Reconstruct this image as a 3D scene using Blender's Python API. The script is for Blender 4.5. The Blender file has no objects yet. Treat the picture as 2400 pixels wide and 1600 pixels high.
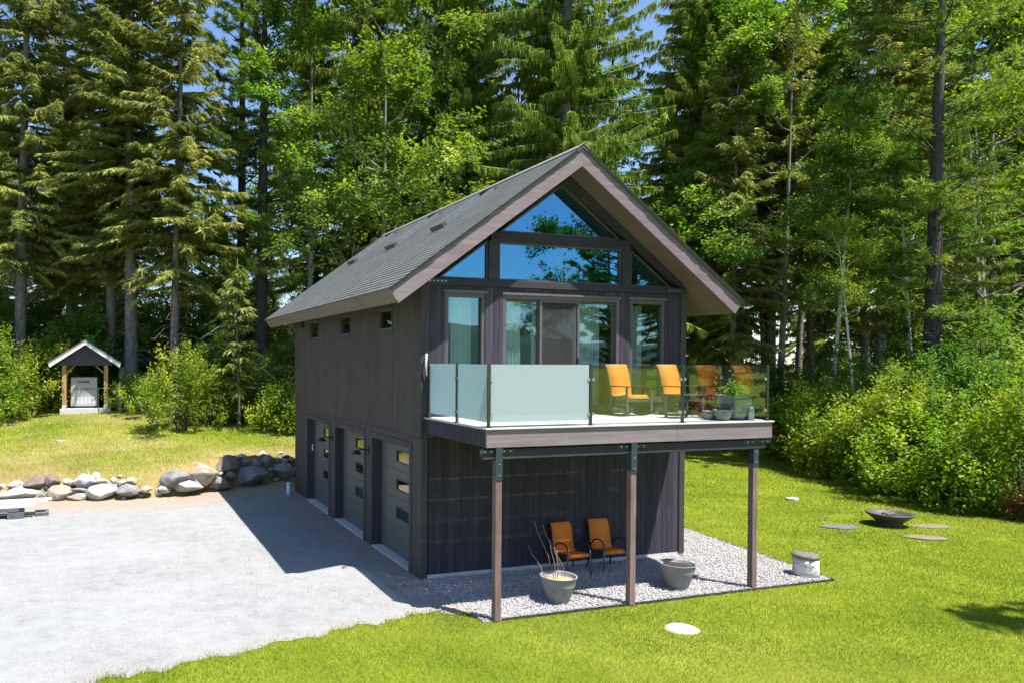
import bpy, math, random
import numpy as np
from mathutils import Vector, Matrix

scene = bpy.context.scene
C = scene.collection

# ------------------------------------------------------------------ camera
cam_d = bpy.data.cameras.new('camera')
cam = bpy.data.objects.new('camera', cam_d)
C.objects.link(cam)
CAM = Vector((-5.8563, -13.4799, 4.3259))
YAW, PITCH, ROLL = 0.3242, -0.0118, 0.005
fwd = Vector((math.sin(YAW)*math.cos(PITCH), math.cos(YAW)*math.cos(PITCH), math.sin(PITCH)))
rgt = Vector((math.cos(YAW), -math.sin(YAW), 0))
upv = rgt.cross(fwd)
r2 = rgt*math.cos(ROLL) + upv*math.sin(ROLL)
u2 = upv*math.cos(ROLL) - rgt*math.sin(ROLL)
cam.matrix_world = Matrix(((r2.x, u2.x, -fwd.x, CAM.x), (r2.y, u2.y, -fwd.y, CAM.y),
                           (r2.z, u2.z, -fwd.z, CAM.z), (0, 0, 0, 1)))
cam_d.sensor_width = 36.0
cam_d.lens = 1734.57/2400*36.0
cam_d.shift_x = (1200-840.4)/2400
cam_d.shift_y = (866.6-800)/2400
cam_d.clip_start = 0.1
cam_d.clip_end = 6000
scene.camera = cam

# ------------------------------------------------------------------ sky, sun, exposure
SUN_TO = Vector((0.26, -0.34, 1.0)).normalized()
world = bpy.data.worlds.new('World')
scene.world = world
world.use_nodes = True
wn = world.node_tree.nodes
wl = world.node_tree.links
bg = wn['Background']
sky = wn.new('ShaderNodeTexSky')
sky.sky_type = 'NISHITA'
sky.sun_disc = False
sky.sun_elevation = math.asin(SUN_TO.z)
sky.sun_rotation = math.atan2(SUN_TO.x, SUN_TO.y)
sky.air_density = 1.0
sky.dust_density = 0.3
sky.ozone_density = 4.5
wl.new(sky.outputs[0], bg.inputs[0])
bg.inputs[1].default_value = 0.10

sun_d = bpy.data.lights.new('sun', 'SUN')
sun_d.energy = 5.0
sun_d.angle = math.radians(0.5)
sun_d.color = (1.0, 0.965, 0.91)
sun = bpy.data.objects.new('sun', sun_d)
C.objects.link(sun)
sun.rotation_euler = (-SUN_TO).to_track_quat('-Z', 'Y').to_euler()
sun.location = (10, -14, 40)

vs = scene.view_settings
vs.view_transform = 'Standard'
vs.look = 'None'
vs.exposure = 1.15
vs.gamma = 1.0
vs.use_curve_mapping = False
scene.cycles.max_bounces = 5
scene.cycles.diffuse_bounces = 2
scene.cycles.glossy_bounces = 3
scene.cycles.transparent_max_bounces = 10
scene.cycles.transmission_bounces = 4
scene.cycles.caustics_reflective = False
scene.cycles.caustics_refractive = False
scene.cycles.use_denoising = True
scene.cycles.use_adaptive_sampling = True
scene.cycles.adaptive_threshold = 0.03
scene.cycles.sample_clamp_indirect = 6.0

# ------------------------------------------------------------------ helpers
def tag(o, label=None, cat=None, group=None, kind=None):
    if label: o['label'] = label
    if cat: o['category'] = cat
    if group: o['group'] = group
    if kind: o['kind'] = kind
    return o

def empty(name, loc=(0, 0, 0), rz=0.0, label=None, cat=None, group=None, parent=None, scale=None):
    o = bpy.data.objects.new(name, None)
    o.empty_display_size = 0.2
    C.objects.link(o)
    o.location = loc
    o.rotation_euler = (0, 0, rz)
    if scale is not None:
        o.scale = scale if hasattr(scale, '__len__') else (scale,)*3
    if parent: o.parent = parent
    return tag(o, label, cat, group)

def link(name, me, parent=None, loc=None, rot=None, scale=None):
    o = bpy.data.objects.new(name, me)
    C.objects.link(o)
    if parent: o.parent = parent
    if loc is not None: o.location = loc
    if rot is not None: o.rotation_euler = rot
    if scale is not None: o.scale = scale
    return o

class MB:
    """collects vertices and faces of one part"""
    def __init__(self):
        self.v = []; self.f = []; self.sm = []
    def add(self, vs_, fs, smooth=False):
        n = len(self.v)
        self.v += [tuple(p) for p in vs_]
        self.f += [tuple(i+n for i in f) for f in fs]
        self.sm += [smooth]*len(fs)
        return self
    def box(self, x0, x1, y0, y1, z0, z1):
        x0, x1 = min(x0, x1), max(x0, x1); y0, y1 = min(y0, y1), max(y0, y1); z0, z1 = min(z0, z1), max(z0, z1)
        return self.add([(x0, y0, z0), (x1, y0, z0), (x1, y1, z0), (x0, y1, z0), (x0, y0, z1), (x1, y0, z1), (x1, y1, z1), (x0, y1, z1)],
                        [(0, 3, 2, 1), (4, 5, 6, 7), (0, 1, 5, 4), (1, 2, 6, 5), (2, 3, 7, 6), (3, 0, 4, 7)])
    def cbox(self, x0, x1, y0, y1, z0, z1, c=0.006):
        """box with chamfered edges along its longest axis"""
        d = [x1-x0, y1-y0, z1-z0]
        a = d.index(max(d))
        lo = [x0, y0, z0]; hi = [x1, y1, z1]
        b, e = [(1, 2), (2, 0), (0, 1)][a]
        prof = [(lo[b]+c, lo[e]), (hi[b]-c, lo[e]), (hi[b], lo[e]+c), (hi[b], hi[e]-c), (hi[b]-c, hi[e]), (lo[b]+c, hi[e]), (lo[b], hi[e]-c), (lo[b], lo[e]+c)]
        vs_ = []
        for t in (lo[a], hi[a]):
            for p, q in prof:
                w = [0, 0, 0]; w[a] = t; w[b] = p; w[e] = q
                vs_.append(w)
        fs = [tuple(range(7, -1, -1)), tuple(range(8, 16))] + [(i, (i+1) % 8, 8+(i+1) % 8, 8+i) for i in range(8)]
        return self.add(vs_, fs)
    def bar(self, p, q, w, h, up=(0, 0, 1)):
        """rectangular bar from p to q"""
        p, q = Vector(p), Vector(q)
        d = (q-p).normalized()
        u = Vector(up)
        s = d.cross(u)
        if s.length < 1e-4: s = d.cross(Vector((1, 0, 0)))
        s.normalize(); t = s.cross(d)
        vs_ = [e+s*(a*w/2)+t*(b*h/2) for e in (p, q) for a, b in ((-1, -1), (1, -1), (1, 1), (-1, 1))]
        return self.add(vs_, [(0, 1, 2, 3), (7, 6, 5, 4), (0, 4, 5, 1), (1, 5, 6, 2), (2, 6, 7, 3), (3, 7, 4, 0)])
    def tube(self, pts, rad, n=8, cap=True):
        pts = [Vector(p) for p in pts]
        if not hasattr(rad, '__len__'): rad = [rad]*len(pts)
        base = []
        s = None
        for i, p in enumerate(pts):
            d = (pts[min(i+1, len(pts)-1)]-pts[max(i-1, 0)]).normalized()
            if s is None:
                s = d.orthogonal().normalized()
            else:
                s = (s-d*s.dot(d))
                s = s.normalized() if s.length > 1e-6 else d.orthogonal().normalized()
            t = d.cross(s)
            for k in range(n):
                a = 2*math.pi*k/n
                base.append(p+(s*math.cos(a)+t*math.sin(a))*rad[i])
        fs = []
        for i in range(len(pts)-1):
            for k in range(n):
                fs.append((i*n+k, i*n+(k+1) % n, (i+1)*n+(k+1) % n, (i+1)*n+k))
        m = len(self.v)
        self.add(base, fs, smooth=True)
        if cap:
            self.f.append(tuple(m+k for k in range(n-1, -1, -1))); self.sm.append(False)
            o = m+(len(pts)-1)*n
            self.f.append(tuple(o+k for k in range(n))); self.sm.append(False)
        return self
    def lathe(self, prof, n=24, c=(0, 0, 0), wob=None):
        """profile list of (r, z)"""
        vs_ = []
        for j, (r, z) in enumerate(prof):
            for k in range(n):
                a = 2*math.pi*k/n
                rr = r*(1+(wob(a, z) if wob else 0))
                vs_.append((c[0]+rr*math.cos(a), c[1]+rr*math.sin(a), c[2]+z))
        fs = [(j*n+k, j*n+(k+1) % n, (j+1)*n+(k+1) % n, (j+1)*n+k) for j in range(len(prof)-1) for k in range(n)]
        m = len(self.v)
        self.add(vs_, fs, smooth=True)
        if prof[0][0] > 1e-5:
            self.f.append(tuple(m+k for k in range(n-1, -1, -1))); self.sm.append(False)
        if prof[-1][0] > 1e-5:
            o = m+(len(prof)-1)*n
            self.f.append(tuple(o+k for k in range(n))); self.sm.append(False)
        return self
    def prism(self, poly, axis, a0, a1):
        """extrude a 2-D polygon along axis 0/1/2; poly holds the other two coordinates in axis order"""
        n = len(poly)
        vs_ = []
        for a in (a0, a1):
            for p, q in poly:
                vs_.append((a, p, q) if axis == 0 else ((p, a, q) if axis == 1 else (p, q, a)))
        fs = [tuple(range(n-1, -1, -1)), tuple(range(n, 2*n))] + [(i, (i+1) % n, n+(i+1) % n, n+i) for i in range(n)]
        return self.add(vs_, fs)
    def mesh(self, name, mat):
        me = bpy.data.meshes.new(name)
        me.from_pydata(self.v, [], self.f)
        me.polygons.foreach_set('use_smooth', self.sm)
        me.update()
        import bmesh
        b = bmesh.new(); b.from_mesh(me)
        bmesh.ops.recalc_face_normals(b, faces=b.faces)
        b.to_mesh(me); b.free()
        if mat: me.materials.append(mat)
        return me
    def build(self, name, mat, parent=None, loc=None, rot=None):
        return link(name, self.mesh(name, mat), parent, loc, rot)

def tri_mesh(name, V, F, mat, tint=None, smooth=False):
    """fast mesh from numpy arrays of triangles; tint is one float per face"""
    V = np.asarray(V, np.float32); F = np.asarray(F, np.int32)
    me = bpy.data.meshes.new(name)
    me.vertices.add(len(V)); me.vertices.foreach_set('co', V.ravel())
    me.loops.add(F.size); me.loops.foreach_set('vertex_index', F.ravel())
    me.polygons.add(len(F))
    me.polygons.foreach_set('loop_start', np.arange(0, F.size, F.shape[1], dtype=np.int32))
    me.polygons.foreach_set('loop_total', np.full(len(F), F.shape[1], np.int32))
    if smooth: me.polygons.foreach_set('use_smooth', np.ones(len(F), bool))
    if tint is not None:
        a = me.attributes.new('tint', 'FLOAT', 'FACE')
        a.data.foreach_set('value', np.asarray(tint, np.float32))
    me.update(calc_edges=True)
    me.validate()
    if mat: me.materials.append(mat)
    return me

_cache = {}
def shared_box(name, dims, mat, parent, loc, rot=None, c=0.004):
    """a chamfered box centred on its origin, mesh data shared between alike pieces"""
    k = (name, tuple(round(d, 3) for d in dims), mat.name)
    if k not in _cache:
        a, b, d = (x/2 for x in dims)
        _cache[k] = MB().cbox(-a, a, -b, b, -d, d, min(c, min(dims)*0.3)).mesh(name, mat)
    return link(name, _cache[k], parent, loc, rot)

# ------------------------------------------------------------------ materials
def new_mat(name):
    m = bpy.data.materials.new(name)
    m.use_nodes = True
    nt = m.node_tree
    p = nt.nodes['Principled BSDF']
    return m, nt, p

def ramp(nt, src, stops):
    r = nt.nodes.new('ShaderNodeValToRGB')
    els = r.color_ramp.elements
    while len(els) < len(stops): els.new(0.5)
    for e, (pos, col) in zip(els, stops):
        e.position = pos
        e.color = (*col, 1) if len(col) == 3 else col
    nt.links.new(src, r.inputs[0])
    return r.outputs[0]

def noise(nt, scale, detail=4.0, rough=0.55, vec=None, dist=0.0):
    n = nt.nodes.new('ShaderNodeTexNoise')
    n.inputs['Scale'].default_value = scale
    n.inputs['Detail'].default_value = detail
    n.inputs['Roughness'].default_value = rough
    n.inputs['Distortion'].default_value = dist
    if vec is not None: nt.links.new(vec, n.inputs['Vector'])
    return n.outputs['Fac']

def coords(nt, kind='Object', scale=(1, 1, 1)):
    if kind == 'World':
        g = nt.nodes.new('ShaderNodeNewGeometry'); out = g.outputs['Position']
    else:
        t = nt.nodes.new('ShaderNodeTexCoord'); out = t.outputs[kind]
    mp = nt.nodes.new('ShaderNodeMapping')
    mp.inputs['Scale'].default_value = scale
    nt.links.new(out, mp.inputs[0])
    return mp.outputs[0]

def mixc(nt, fac, a, b, mode='MIX'):
    m = nt.nodes.new('ShaderNodeMix')
    m.data_type = 'RGBA'; m.blend_type = mode
    for i, x in ((0, fac), (6, a), (7, b)):
        if hasattr(x, 'is_linked') or hasattr(x, 'links'): nt.links.new(x, m.inputs[i])
        elif isinstance(x, (int, float)): m.inputs[i].default_value = x
        else: m.inputs[i].default_value = (*x, 1)
    return m.outputs[2]

def math_n(nt, op, a, b=None):
    m = nt.nodes.new('ShaderNodeMath'); m.operation = op
    for i, x in ((0, a), (1, b)):
        if x is None: continue
        if isinstance(x, (int, float)): m.inputs[i].default_value = x
        else: nt.links.new(x, m.inputs[i])
    return m.outputs[0]

def bump(nt, p, height, strength=0.3, dist=0.01):
    b = nt.nodes.new('ShaderNodeBump')
    b.inputs['Strength'].default_value = strength
    b.inputs['Distance'].default_value = dist
    nt.links.new(height, b.inputs['Height'])
    nt.links.new(b.outputs[0], p.inputs['Normal'])

def rnd(nt):
    return nt.nodes.new('ShaderNodeObjectInfo').outputs['Random']

def wood(name, dark, mid, light, axis, rough=0.75, grain=1.0):
    """stained or weathered timber, grain along the given world axis, each board a little different"""
    m, nt, p = new_mat(name)
    sc = [22*grain, 22*grain, 22*grain]; sc[axis] = 0.9*grain
    v = coords(nt, 'World', sc)
    r = rnd(nt)
    off = nt.nodes.new('ShaderNodeVectorMath'); off.operation = 'ADD'
    nt.links.new(v, off.inputs[0])
    cmb = nt.nodes.new('ShaderNodeCombineXYZ')
    k = math_n(nt, 'MULTIPLY', r, 50.0)
    for i in range(3): nt.links.new(k, cmb.inputs[i])
    nt.links.new(cmb.outputs[0], off.inputs[1])
    g = noise(nt, 1.0, 6, 0.65, off.outputs[0], 0.6)
    blot = noise(nt, 1.7, 3, 0.5, coords(nt, 'World', (1, 1, 1)))
    s = math_n(nt, 'ADD', math_n(nt, 'MULTIPLY', g, 0.75), math_n(nt, 'MULTIPLY', blot, 0.25))
    s2 = math_n(nt, 'ADD', s, math_n(nt, 'MULTIPLY', math_n(nt, 'SUBTRACT', r, 0.5), 0.14))
    c = ramp(nt, s2, [(0.28, dark), (0.5, mid), (0.74, light)])
    nt.links.new(c, p.inputs['Base Color'])
    p.inputs['Roughness'].default_value = rough
    p.inputs['Specular IOR Level'].default_value = 0.25
    bump(nt, p, g, 0.35, 0.004)
    return m

def plain(name, col, rough=0.5, metal=0.0, var=0.12, scale=6.0, bmp=0.0, spec=0.4):
    m, nt, p = new_mat(name)
    n = noise(nt, scale, 4, 0.6, coords(nt, 'Object'))
    lo = tuple(c*(1-var) for c in col); hi = tuple(min(1, c*(1+var)) for c in col)
    nt.links.new(ramp(nt, n, [(0.3, lo), (0.7, hi)]), p.inputs['Base Color'])
    p.inputs['Roughness'].default_value = rough
    p.inputs['Metallic'].default_value = metal
    p.inputs['Specular IOR Level'].default_value = spec
    if bmp: bump(nt, p, noise(nt, scale*8, 3, 0.6, coords(nt, 'Object')), bmp, 0.004)
    return m

def foliage(name, stops, trans=0.35, rough=0.5, hue=0.03, val=0.25):
    """leaf surface: colour by the leaf's own tint and by the plant, light passes through"""
    m, nt, p = new_mat(name)
    a = nt.nodes.new('ShaderNodeAttribute'); a.attribute_name = 'tint'
    c = ramp(nt, a.outputs['Fac'], stops)
    r = rnd(nt)
    h = nt.nodes.new('ShaderNodeHueSaturation')
    nt.links.new(math_n(nt, 'ADD', math_n(nt, 'MULTIPLY', math_n(nt, 'SUBTRACT', r, 0.5), hue), 0.5), h.inputs['Hue'])
    r2_ = math_n(nt, 'FRACT', math_n(nt, 'MULTIPLY', r, 7.31))
    nt.links.new(math_n(nt, 'ADD', math_n(nt, 'MULTIPLY', math_n(nt, 'SUBTRACT', r2_, 0.5), val), 1.12), h.inputs['Value'])
    nt.links.new(c, h.inputs['Color'])
    nt.links.new(h.outputs[0], p.inputs['Base Color'])
    p.inputs['Roughness'].default_value = rough
    p.inputs['Specular IOR Level'].default_value = 0.2
    t = nt.nodes.new('ShaderNodeBsdfTranslucent')
    hs = nt.nodes.new('ShaderNodeHueSaturation')
    hs.inputs['Saturation'].default_value = 1.15; hs.inputs['Value'].default_value = 1.25
    nt.links.new(h.outputs[0], hs.inputs['Color'])
    nt.links.new(hs.outputs[0], t.inputs[0])
    mx = nt.nodes.new('ShaderNodeMixShader')
    mx.inputs[0].default_value = trans
    nt.links.new(p.outputs[0], mx.inputs[1]); nt.links.new(t.outputs[0], mx.inputs[2])
    nt.links.new(mx.outputs[0], nt.nodes['Material Output'].inputs[0])
    return m

def glass(name, tint, refl_tint, base, gain, rough=0.0):
    """thin pane: clear tint straight through plus a mirror share that grows towards grazing"""
    m, nt, p = new_mat(name)
    tr = nt.nodes.new('ShaderNodeBsdfTransparent'); tr.inputs[0].default_value = (*tint, 1)
    gl = nt.nodes.new('ShaderNodeBsdfGlossy'); gl.inputs[0].default_value = (*refl_tint, 1)
    gl.inputs['Roughness'].default_value = rough
    lw = nt.nodes.new('ShaderNodeLayerWeight'); lw.inputs[0].default_value = 0.5
    sch = math_n(nt, 'ADD', math_n(nt, 'MULTIPLY', math_n(nt, 'POWER', lw.outputs['Facing'], 4.0), 0.9), 0.05)
    f = math_n(nt, 'ADD', math_n(nt, 'MULTIPLY', sch, gain), base)
    f.node.use_clamp = True
    mx = nt.nodes.new('ShaderNodeMixShader')
    nt.links.new(f, mx.inputs[0])
    nt.links.new(tr.outputs[0], mx.inputs[1]); nt.links.new(gl.outputs[0], mx.inputs[2])
    nt.links.new(mx.outputs[0], nt.nodes['Material Output'].inputs[0])
    return m
M = {}
M['siding'] = wood('siding', (0.027, 0.024, 0.034), (0.042, 0.037, 0.050), (0.082, 0.072, 0.090), 2)
M['side_siding'] = wood('side_siding', (0.050, 0.043, 0.040), (0.068, 0.059, 0.055), (0.094, 0.083, 0.078), 2)
M['fascia'] = wood('fascia', (0.145, 0.108, 0.118), (0.205, 0.158, 0.17), (0.28, 0.228, 0.24), 0, grain=0.8)
M['eave'] = wood('eave', (0.125, 0.10, 0.088), (0.165, 0.135, 0.118), (0.20, 0.172, 0.155), 1, grain=0.8)
M['soffit'] = wood('soffit', (0.09, 0.068, 0.06), (0.125, 0.097, 0.085), (0.16, 0.13, 0.115), 1, grain=0.8)
M['trim'] = wood('trim', (0.038, 0.033, 0.039), (0.060, 0.052, 0.060), (0.092, 0.081, 0.091), 2)
M['beam'] = wood('beam', (0.026, 0.023, 0.031), (0.041, 0.037, 0.048), (0.068, 0.062, 0.076), 0)
M['post'] = wood('post', (0.06, 0.036, 0.033), (0.18, 0.118, 0.108), (0.31, 0.225, 0.21), 2, grain=1.3)
M['deck'] = wood('deck', (0.40, 0.385, 0.385), (0.50, 0.48, 0.485), (0.58, 0.56, 0.57), 0, rough=0.6)
M['cedar'] = wood('cedar', (0.30, 0.15, 0.07), (0.42, 0.23, 0.11), (0.52, 0.31, 0.16), 2)
M['grey_timber'] = wood('grey_timber', (0.22, 0.19, 0.17), (0.33, 0.29, 0.26), (0.45, 0.41, 0.38), 2)
M['steel'] = plain('steel', (0.035, 0.05, 0.065), 0.5, 0.1)
M['bolt'] = plain('bolt', (0.6, 0.6, 0.58), 0.3, 0.9)
M['bronze'] = plain('bronze', (0.10, 0.10, 0.085), 0.28, 0.8)
M['clip'] = plain('clip', (0.65, 0.66, 0.66), 0.25, 0.9)
M['frame'] = plain('frame', (0.10, 0.085, 0.085), 0.4, 0.1)
M['frame_light'] = plain('frame_light', (0.115, 0.098, 0.102), 0.4, 0.1)
M['black'] = plain('black', (0.015, 0.015, 0.017), 0.45)
M['garage'] = plain('garage', (0.095, 0.10, 0.097), 0.5, 0.0, 0.06)
M['concrete'] = plain('concrete', (0.52, 0.52, 0.50), 0.85, 0, 0.15, 9, 0.4, 0.2)
M['white_paint'] = plain('white_paint', (0.78, 0.78, 0.78), 0.5)
M['room'] = plain('room', (0.45, 0.43, 0.40), 0.8)
M['curtain'] = plain('curtain', (0.80, 0.82, 0.78), 0.9, 0, 0.05)
M['flashing'] = plain('flashing', (0.17, 0.18, 0.20), 0.5, 0.2)
M['orange'] = plain('orange', (0.66, 0.215, 0.018), 0.65, 0, 0.05, 40)
M['orange_deep'] = plain('orange_deep', (0.78, 0.19, 0.012), 0.65, 0, 0.05, 40)
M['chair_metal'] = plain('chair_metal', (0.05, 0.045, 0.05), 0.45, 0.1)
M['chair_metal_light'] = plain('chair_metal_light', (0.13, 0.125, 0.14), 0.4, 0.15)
M['pot'] = plain('pot', (0.22, 0.22, 0.225), 0.6, 0, 0.18, 5, 0.1)
M['pot_blue'] = plain('pot_blue', (0.20, 0.26, 0.27), 0.55, 0, 0.15, 5, 0.1)
M['pot_sage'] = plain('pot_sage', (0.30, 0.35, 0.29), 0.5, 0, 0.12, 6)
M['terracotta'] = plain('terracotta', (0.36, 0.15, 0.08), 0.8)
M['soil'] = plain('soil', (0.42, 0.34, 0.18), 0.95, 0, 0.5, 30, 0.8, 0.1)
M['dark_soil'] = plain('dark_soil', (0.05, 0.042, 0.035), 0.95, 0, 0.4, 30, 0.8, 0.1)
M['zinc'] = plain('zinc', (0.42, 0.50, 0.54), 0.4, 0.5)
M['iron'] = plain('iron', (0.085, 0.075, 0.075), 0.6, 0.4, 0.2, 8, 0.2)
M['pvc'] = plain('pvc', (0.62, 0.78, 0.84), 0.4)
M['lid'] = plain('lid', (0.66, 0.74, 0.72), 0.6, 0, 0.08)
M['flag'] = plain('flag', (0.13, 0.13, 0.14), 0.9, 0, 0.15, 4, 0.4, 0.2)
M['flag_tan'] = plain('flag_tan', (0.19, 0.155, 0.11), 0.9, 0, 0.2, 4, 0.4, 0.2)
M['generator'] = plain('generator', (0.40, 0.395, 0.37), 0.5, 0, 0.04)
M['louver'] = plain('louver', (0.16, 0.16, 0.16), 0.6)
M['navy'] = plain('navy', (0.07, 0.065, 0.085), 0.8)
M['shed_roof'] = plain('shed_roof', (0.20, 0.19, 0.22), 0.9, 0, 0.15, 30)
M['copper'] = plain('copper', (0.30, 0.26, 0.24), 0.5, 0.5)
M['edging'] = plain('edging', (0.03, 0.03, 0.03), 0.7)
M['galv'] = plain('galv', (0.62, 0.63, 0.67), 0.55, 0.2, 0.15)
M['dark_stack'] = plain('dark_stack', (0.10, 0.11, 0.12), 0.7, 0, 0.3)
M['log'] = plain('log', (0.12, 0.10, 0.085), 0.9, 0, 0.4, 10, 0.4)
M['twig'] = plain('twig', (0.24, 0.185, 0.155), 0.8)
M['dead_wood'] = plain('dead_wood', (0.36, 0.34, 0.33), 0.9, 0, 0.2)
M['lamp_white'] = plain('lamp_white', (0.75, 0.75, 0.70), 0.6)

M['glass_clear'] = glass('glass_clear', (0.90, 0.94, 0.92), (1, 1, 1), 0.0, 1.6)
M['glass_window'] = glass('glass_window', (0.50, 0.60, 0.60), (0.20, 0.58, 0.90), 0.28, 1.0)
M['glass_lower'] = glass('glass_lower', (0.80, 0.88, 0.86), (0.45, 0.72, 0.85), 0.15, 1.0)
M['glass_garage'] = glass('glass_garage', (0.25, 0.28, 0.28), (0.85, 0.85, 0.8), 0.12, 1.3)
M['glass_roof'] = glass('glass_roof', (0.3, 0.34, 0.36), (0.8, 0.85, 0.9), 0.2, 1.0)

def frosted():
    m, nt, p = new_mat('frosted_glass')
    p.inputs['Base Color'].default_value = (0.58, 0.61, 0.65, 1)
    p.inputs['Roughness'].default_value = 0.30
    t = nt.nodes.new('ShaderNodeBsdfTranslucent'); t.inputs[0].default_value = (0.48, 0.66, 0.68, 1)
    tr = nt.nodes.new('ShaderNodeBsdfTransparent'); tr.inputs[0].default_value = (0.6, 0.85, 0.82, 1)
    a = nt.nodes.new('ShaderNodeMixShader'); a.inputs[0].default_value = 0.36
    b = nt.nodes.new('ShaderNodeMixShader'); b.inputs[0].default_value = 0.24
    nt.links.new(p.outputs[0], a.inputs[1]); nt.links.new(t.outputs[0], a.inputs[2])
    nt.links.new(a.outputs[0], b.inputs[1]); nt.links.new(tr.outputs[0], b.inputs[2])
    nt.links.new(b.outputs[0], nt.nodes['Material Output'].inputs[0])
    return m
M['frosted'] = frosted()

def screen_mesh():
    m, nt, p = new_mat('insect_screen')
    p.inputs['Base Color'].default_value = (0.05, 0.042, 0.038, 1)
    p.inputs['Roughness'].default_value = 0.8
    tr = nt.nodes.new('ShaderNodeBsdfTransparent')
    b = nt.nodes.new('ShaderNodeMixShader'); b.inputs[0].default_value = 0.66
    nt.links.new(p.outputs[0], b.inputs[1]); nt.links.new(tr.outputs[0], b.inputs[2])
    nt.links.new(b.outputs[0], nt.nodes['Material Output'].inputs[0])
    return m
M['screen'] = screen_mesh()

def shingle():
    m, nt, p = new_mat('asphalt_shingle')
    a = nt.nodes.new('ShaderNodeAttribute'); a.attribute_name = 'tint'
    n = noise(nt, 140, 2, 0.6, coords(nt, 'World'))
    big = noise(nt, 1.3, 3, 0.5, coords(nt, 'World'))
    s = math_n(nt, 'ADD', math_n(nt, 'MULTIPLY', a.outputs['Fac'], 0.08), math_n(nt, 'ADD', math_n(nt, 'MULTIPLY', n, 0.45), math_n(nt, 'MULTIPLY', big, 0.25)))
    nt.links.new(ramp(nt, s, [(0.3, (0.20, 0.197, 0.18)), (0.5, (0.275, 0.271, 0.248)), (0.78, (0.345, 0.34, 0.314))]), p.inputs['Base Color'])
    p.inputs['Roughness'].default_value = 0.95
    p.inputs['Specular IOR Level'].default_value = 0.15
    bump(nt, p, n, 0.06, 0.002)
    return m
M['shingle'] = shingle()

def bark(name, dark, light, sc=(9, 9, 1.8)):
    m, nt, p = new_mat(name)
    v = coords(nt, 'Object', sc)
    n = noise(nt, 1.6, 6, 0.7, v, 0.8)
    n2 = noise(nt, 0.5, 3, 0.5, coords(nt, 'Object'))
    s = math_n(nt, 'ADD', math_n(nt, 'MULTIPLY', n, 0.8), math_n(nt, 'MULTIPLY', n2, 0.2))
    nt.links.new(ramp(nt, s, [(0.35, dark), (0.62, light)]), p.inputs['Base Color'])
    p.inputs['Roughness'].default_value = 0.95
    p.inputs['Specular IOR Level'].default_value = 0.1
    bump(nt, p, n, 0.9, 0.03)
    return m
M['bark'] = bark('bark', (0.075, 0.065, 0.06), (0.28, 0.25, 0.235))
M['bark_dark'] = bark('bark_dark', (0.03, 0.027, 0.025), (0.11, 0.10, 0.095))
M['bark_smooth'] = bark('bark_smooth', (0.14, 0.12, 0.10), (0.30, 0.27, 0.235), (4, 4, 2))
def birch_bark():
    m, nt, p = new_mat('birch_bark')
    n = noise(nt, 2.2, 5, 0.65, coords(nt, 'Object', (3, 3, 9)), 0.6)
    nt.links.new(ramp(nt, n, [(0.30, (0.045, 0.04, 0.04)), (0.40, (0.40, 0.38, 0.36)), (0.52, (0.66, 0.64, 0.62)), (0.8, (0.72, 0.70, 0.69))]), p.inputs['Base Color'])
    p.inputs['Roughness'].default_value = 0.8
    return m
M['birch'] = birch_bark()
def stump_top():
    m, nt, p = new_mat('cut_end_grain')
    w = nt.nodes.new('ShaderNodeTexWave'); w.wave_type = 'RINGS'; w.rings_direction = 'Z'
    w.inputs['Scale'].default_value = 7; w.inputs['Distortion'].default_value = 3
    nt.links.new(coords(nt, 'Object'), w.inputs[0])
    s = math_n(nt, 'MULTIPLY', math_n(nt, 'ADD', w.outputs['Fac'], noise(nt, 8, 4, 0.6, coords(nt, 'Object'))), 0.5)
    nt.links.new(ramp(nt, s, [(0.25, (0.06, 0.05, 0.045)), (0.7, (0.22, 0.18, 0.15))]), p.inputs['Base Color'])
    p.inputs['Roughness'].default_value = 0.9
    return m
M['stump_top'] = stump_top()

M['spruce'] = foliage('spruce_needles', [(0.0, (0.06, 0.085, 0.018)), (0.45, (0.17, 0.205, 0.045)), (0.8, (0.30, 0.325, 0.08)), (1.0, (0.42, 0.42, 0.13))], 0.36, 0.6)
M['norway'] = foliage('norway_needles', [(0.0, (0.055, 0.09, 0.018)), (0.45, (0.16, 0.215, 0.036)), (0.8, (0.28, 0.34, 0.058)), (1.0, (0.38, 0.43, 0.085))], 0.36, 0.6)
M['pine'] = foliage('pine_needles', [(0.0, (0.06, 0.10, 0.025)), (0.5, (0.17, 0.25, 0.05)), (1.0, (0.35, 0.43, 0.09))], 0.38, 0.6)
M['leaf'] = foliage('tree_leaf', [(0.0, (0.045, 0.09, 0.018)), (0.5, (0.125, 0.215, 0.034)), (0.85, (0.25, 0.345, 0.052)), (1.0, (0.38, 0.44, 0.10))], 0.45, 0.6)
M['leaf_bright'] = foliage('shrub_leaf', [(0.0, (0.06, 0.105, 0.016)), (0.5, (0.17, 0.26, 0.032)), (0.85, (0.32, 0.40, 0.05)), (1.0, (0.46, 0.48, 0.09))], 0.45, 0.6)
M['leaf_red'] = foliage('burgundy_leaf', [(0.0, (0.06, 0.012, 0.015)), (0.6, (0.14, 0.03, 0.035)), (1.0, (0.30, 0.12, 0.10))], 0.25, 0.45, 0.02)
M['blade'] = foliage('grass_blade', [(0.0, (0.075, 0.13, 0.010)), (0.4, (0.17, 0.225, 0.016)), (0.70, (0.29, 0.315, 0.028)), (0.9, (0.40, 0.35, 0.09)), (1.0, (0.55, 0.50, 0.26))], 0.35, 0.5, 0.0, 0.0)

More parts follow.
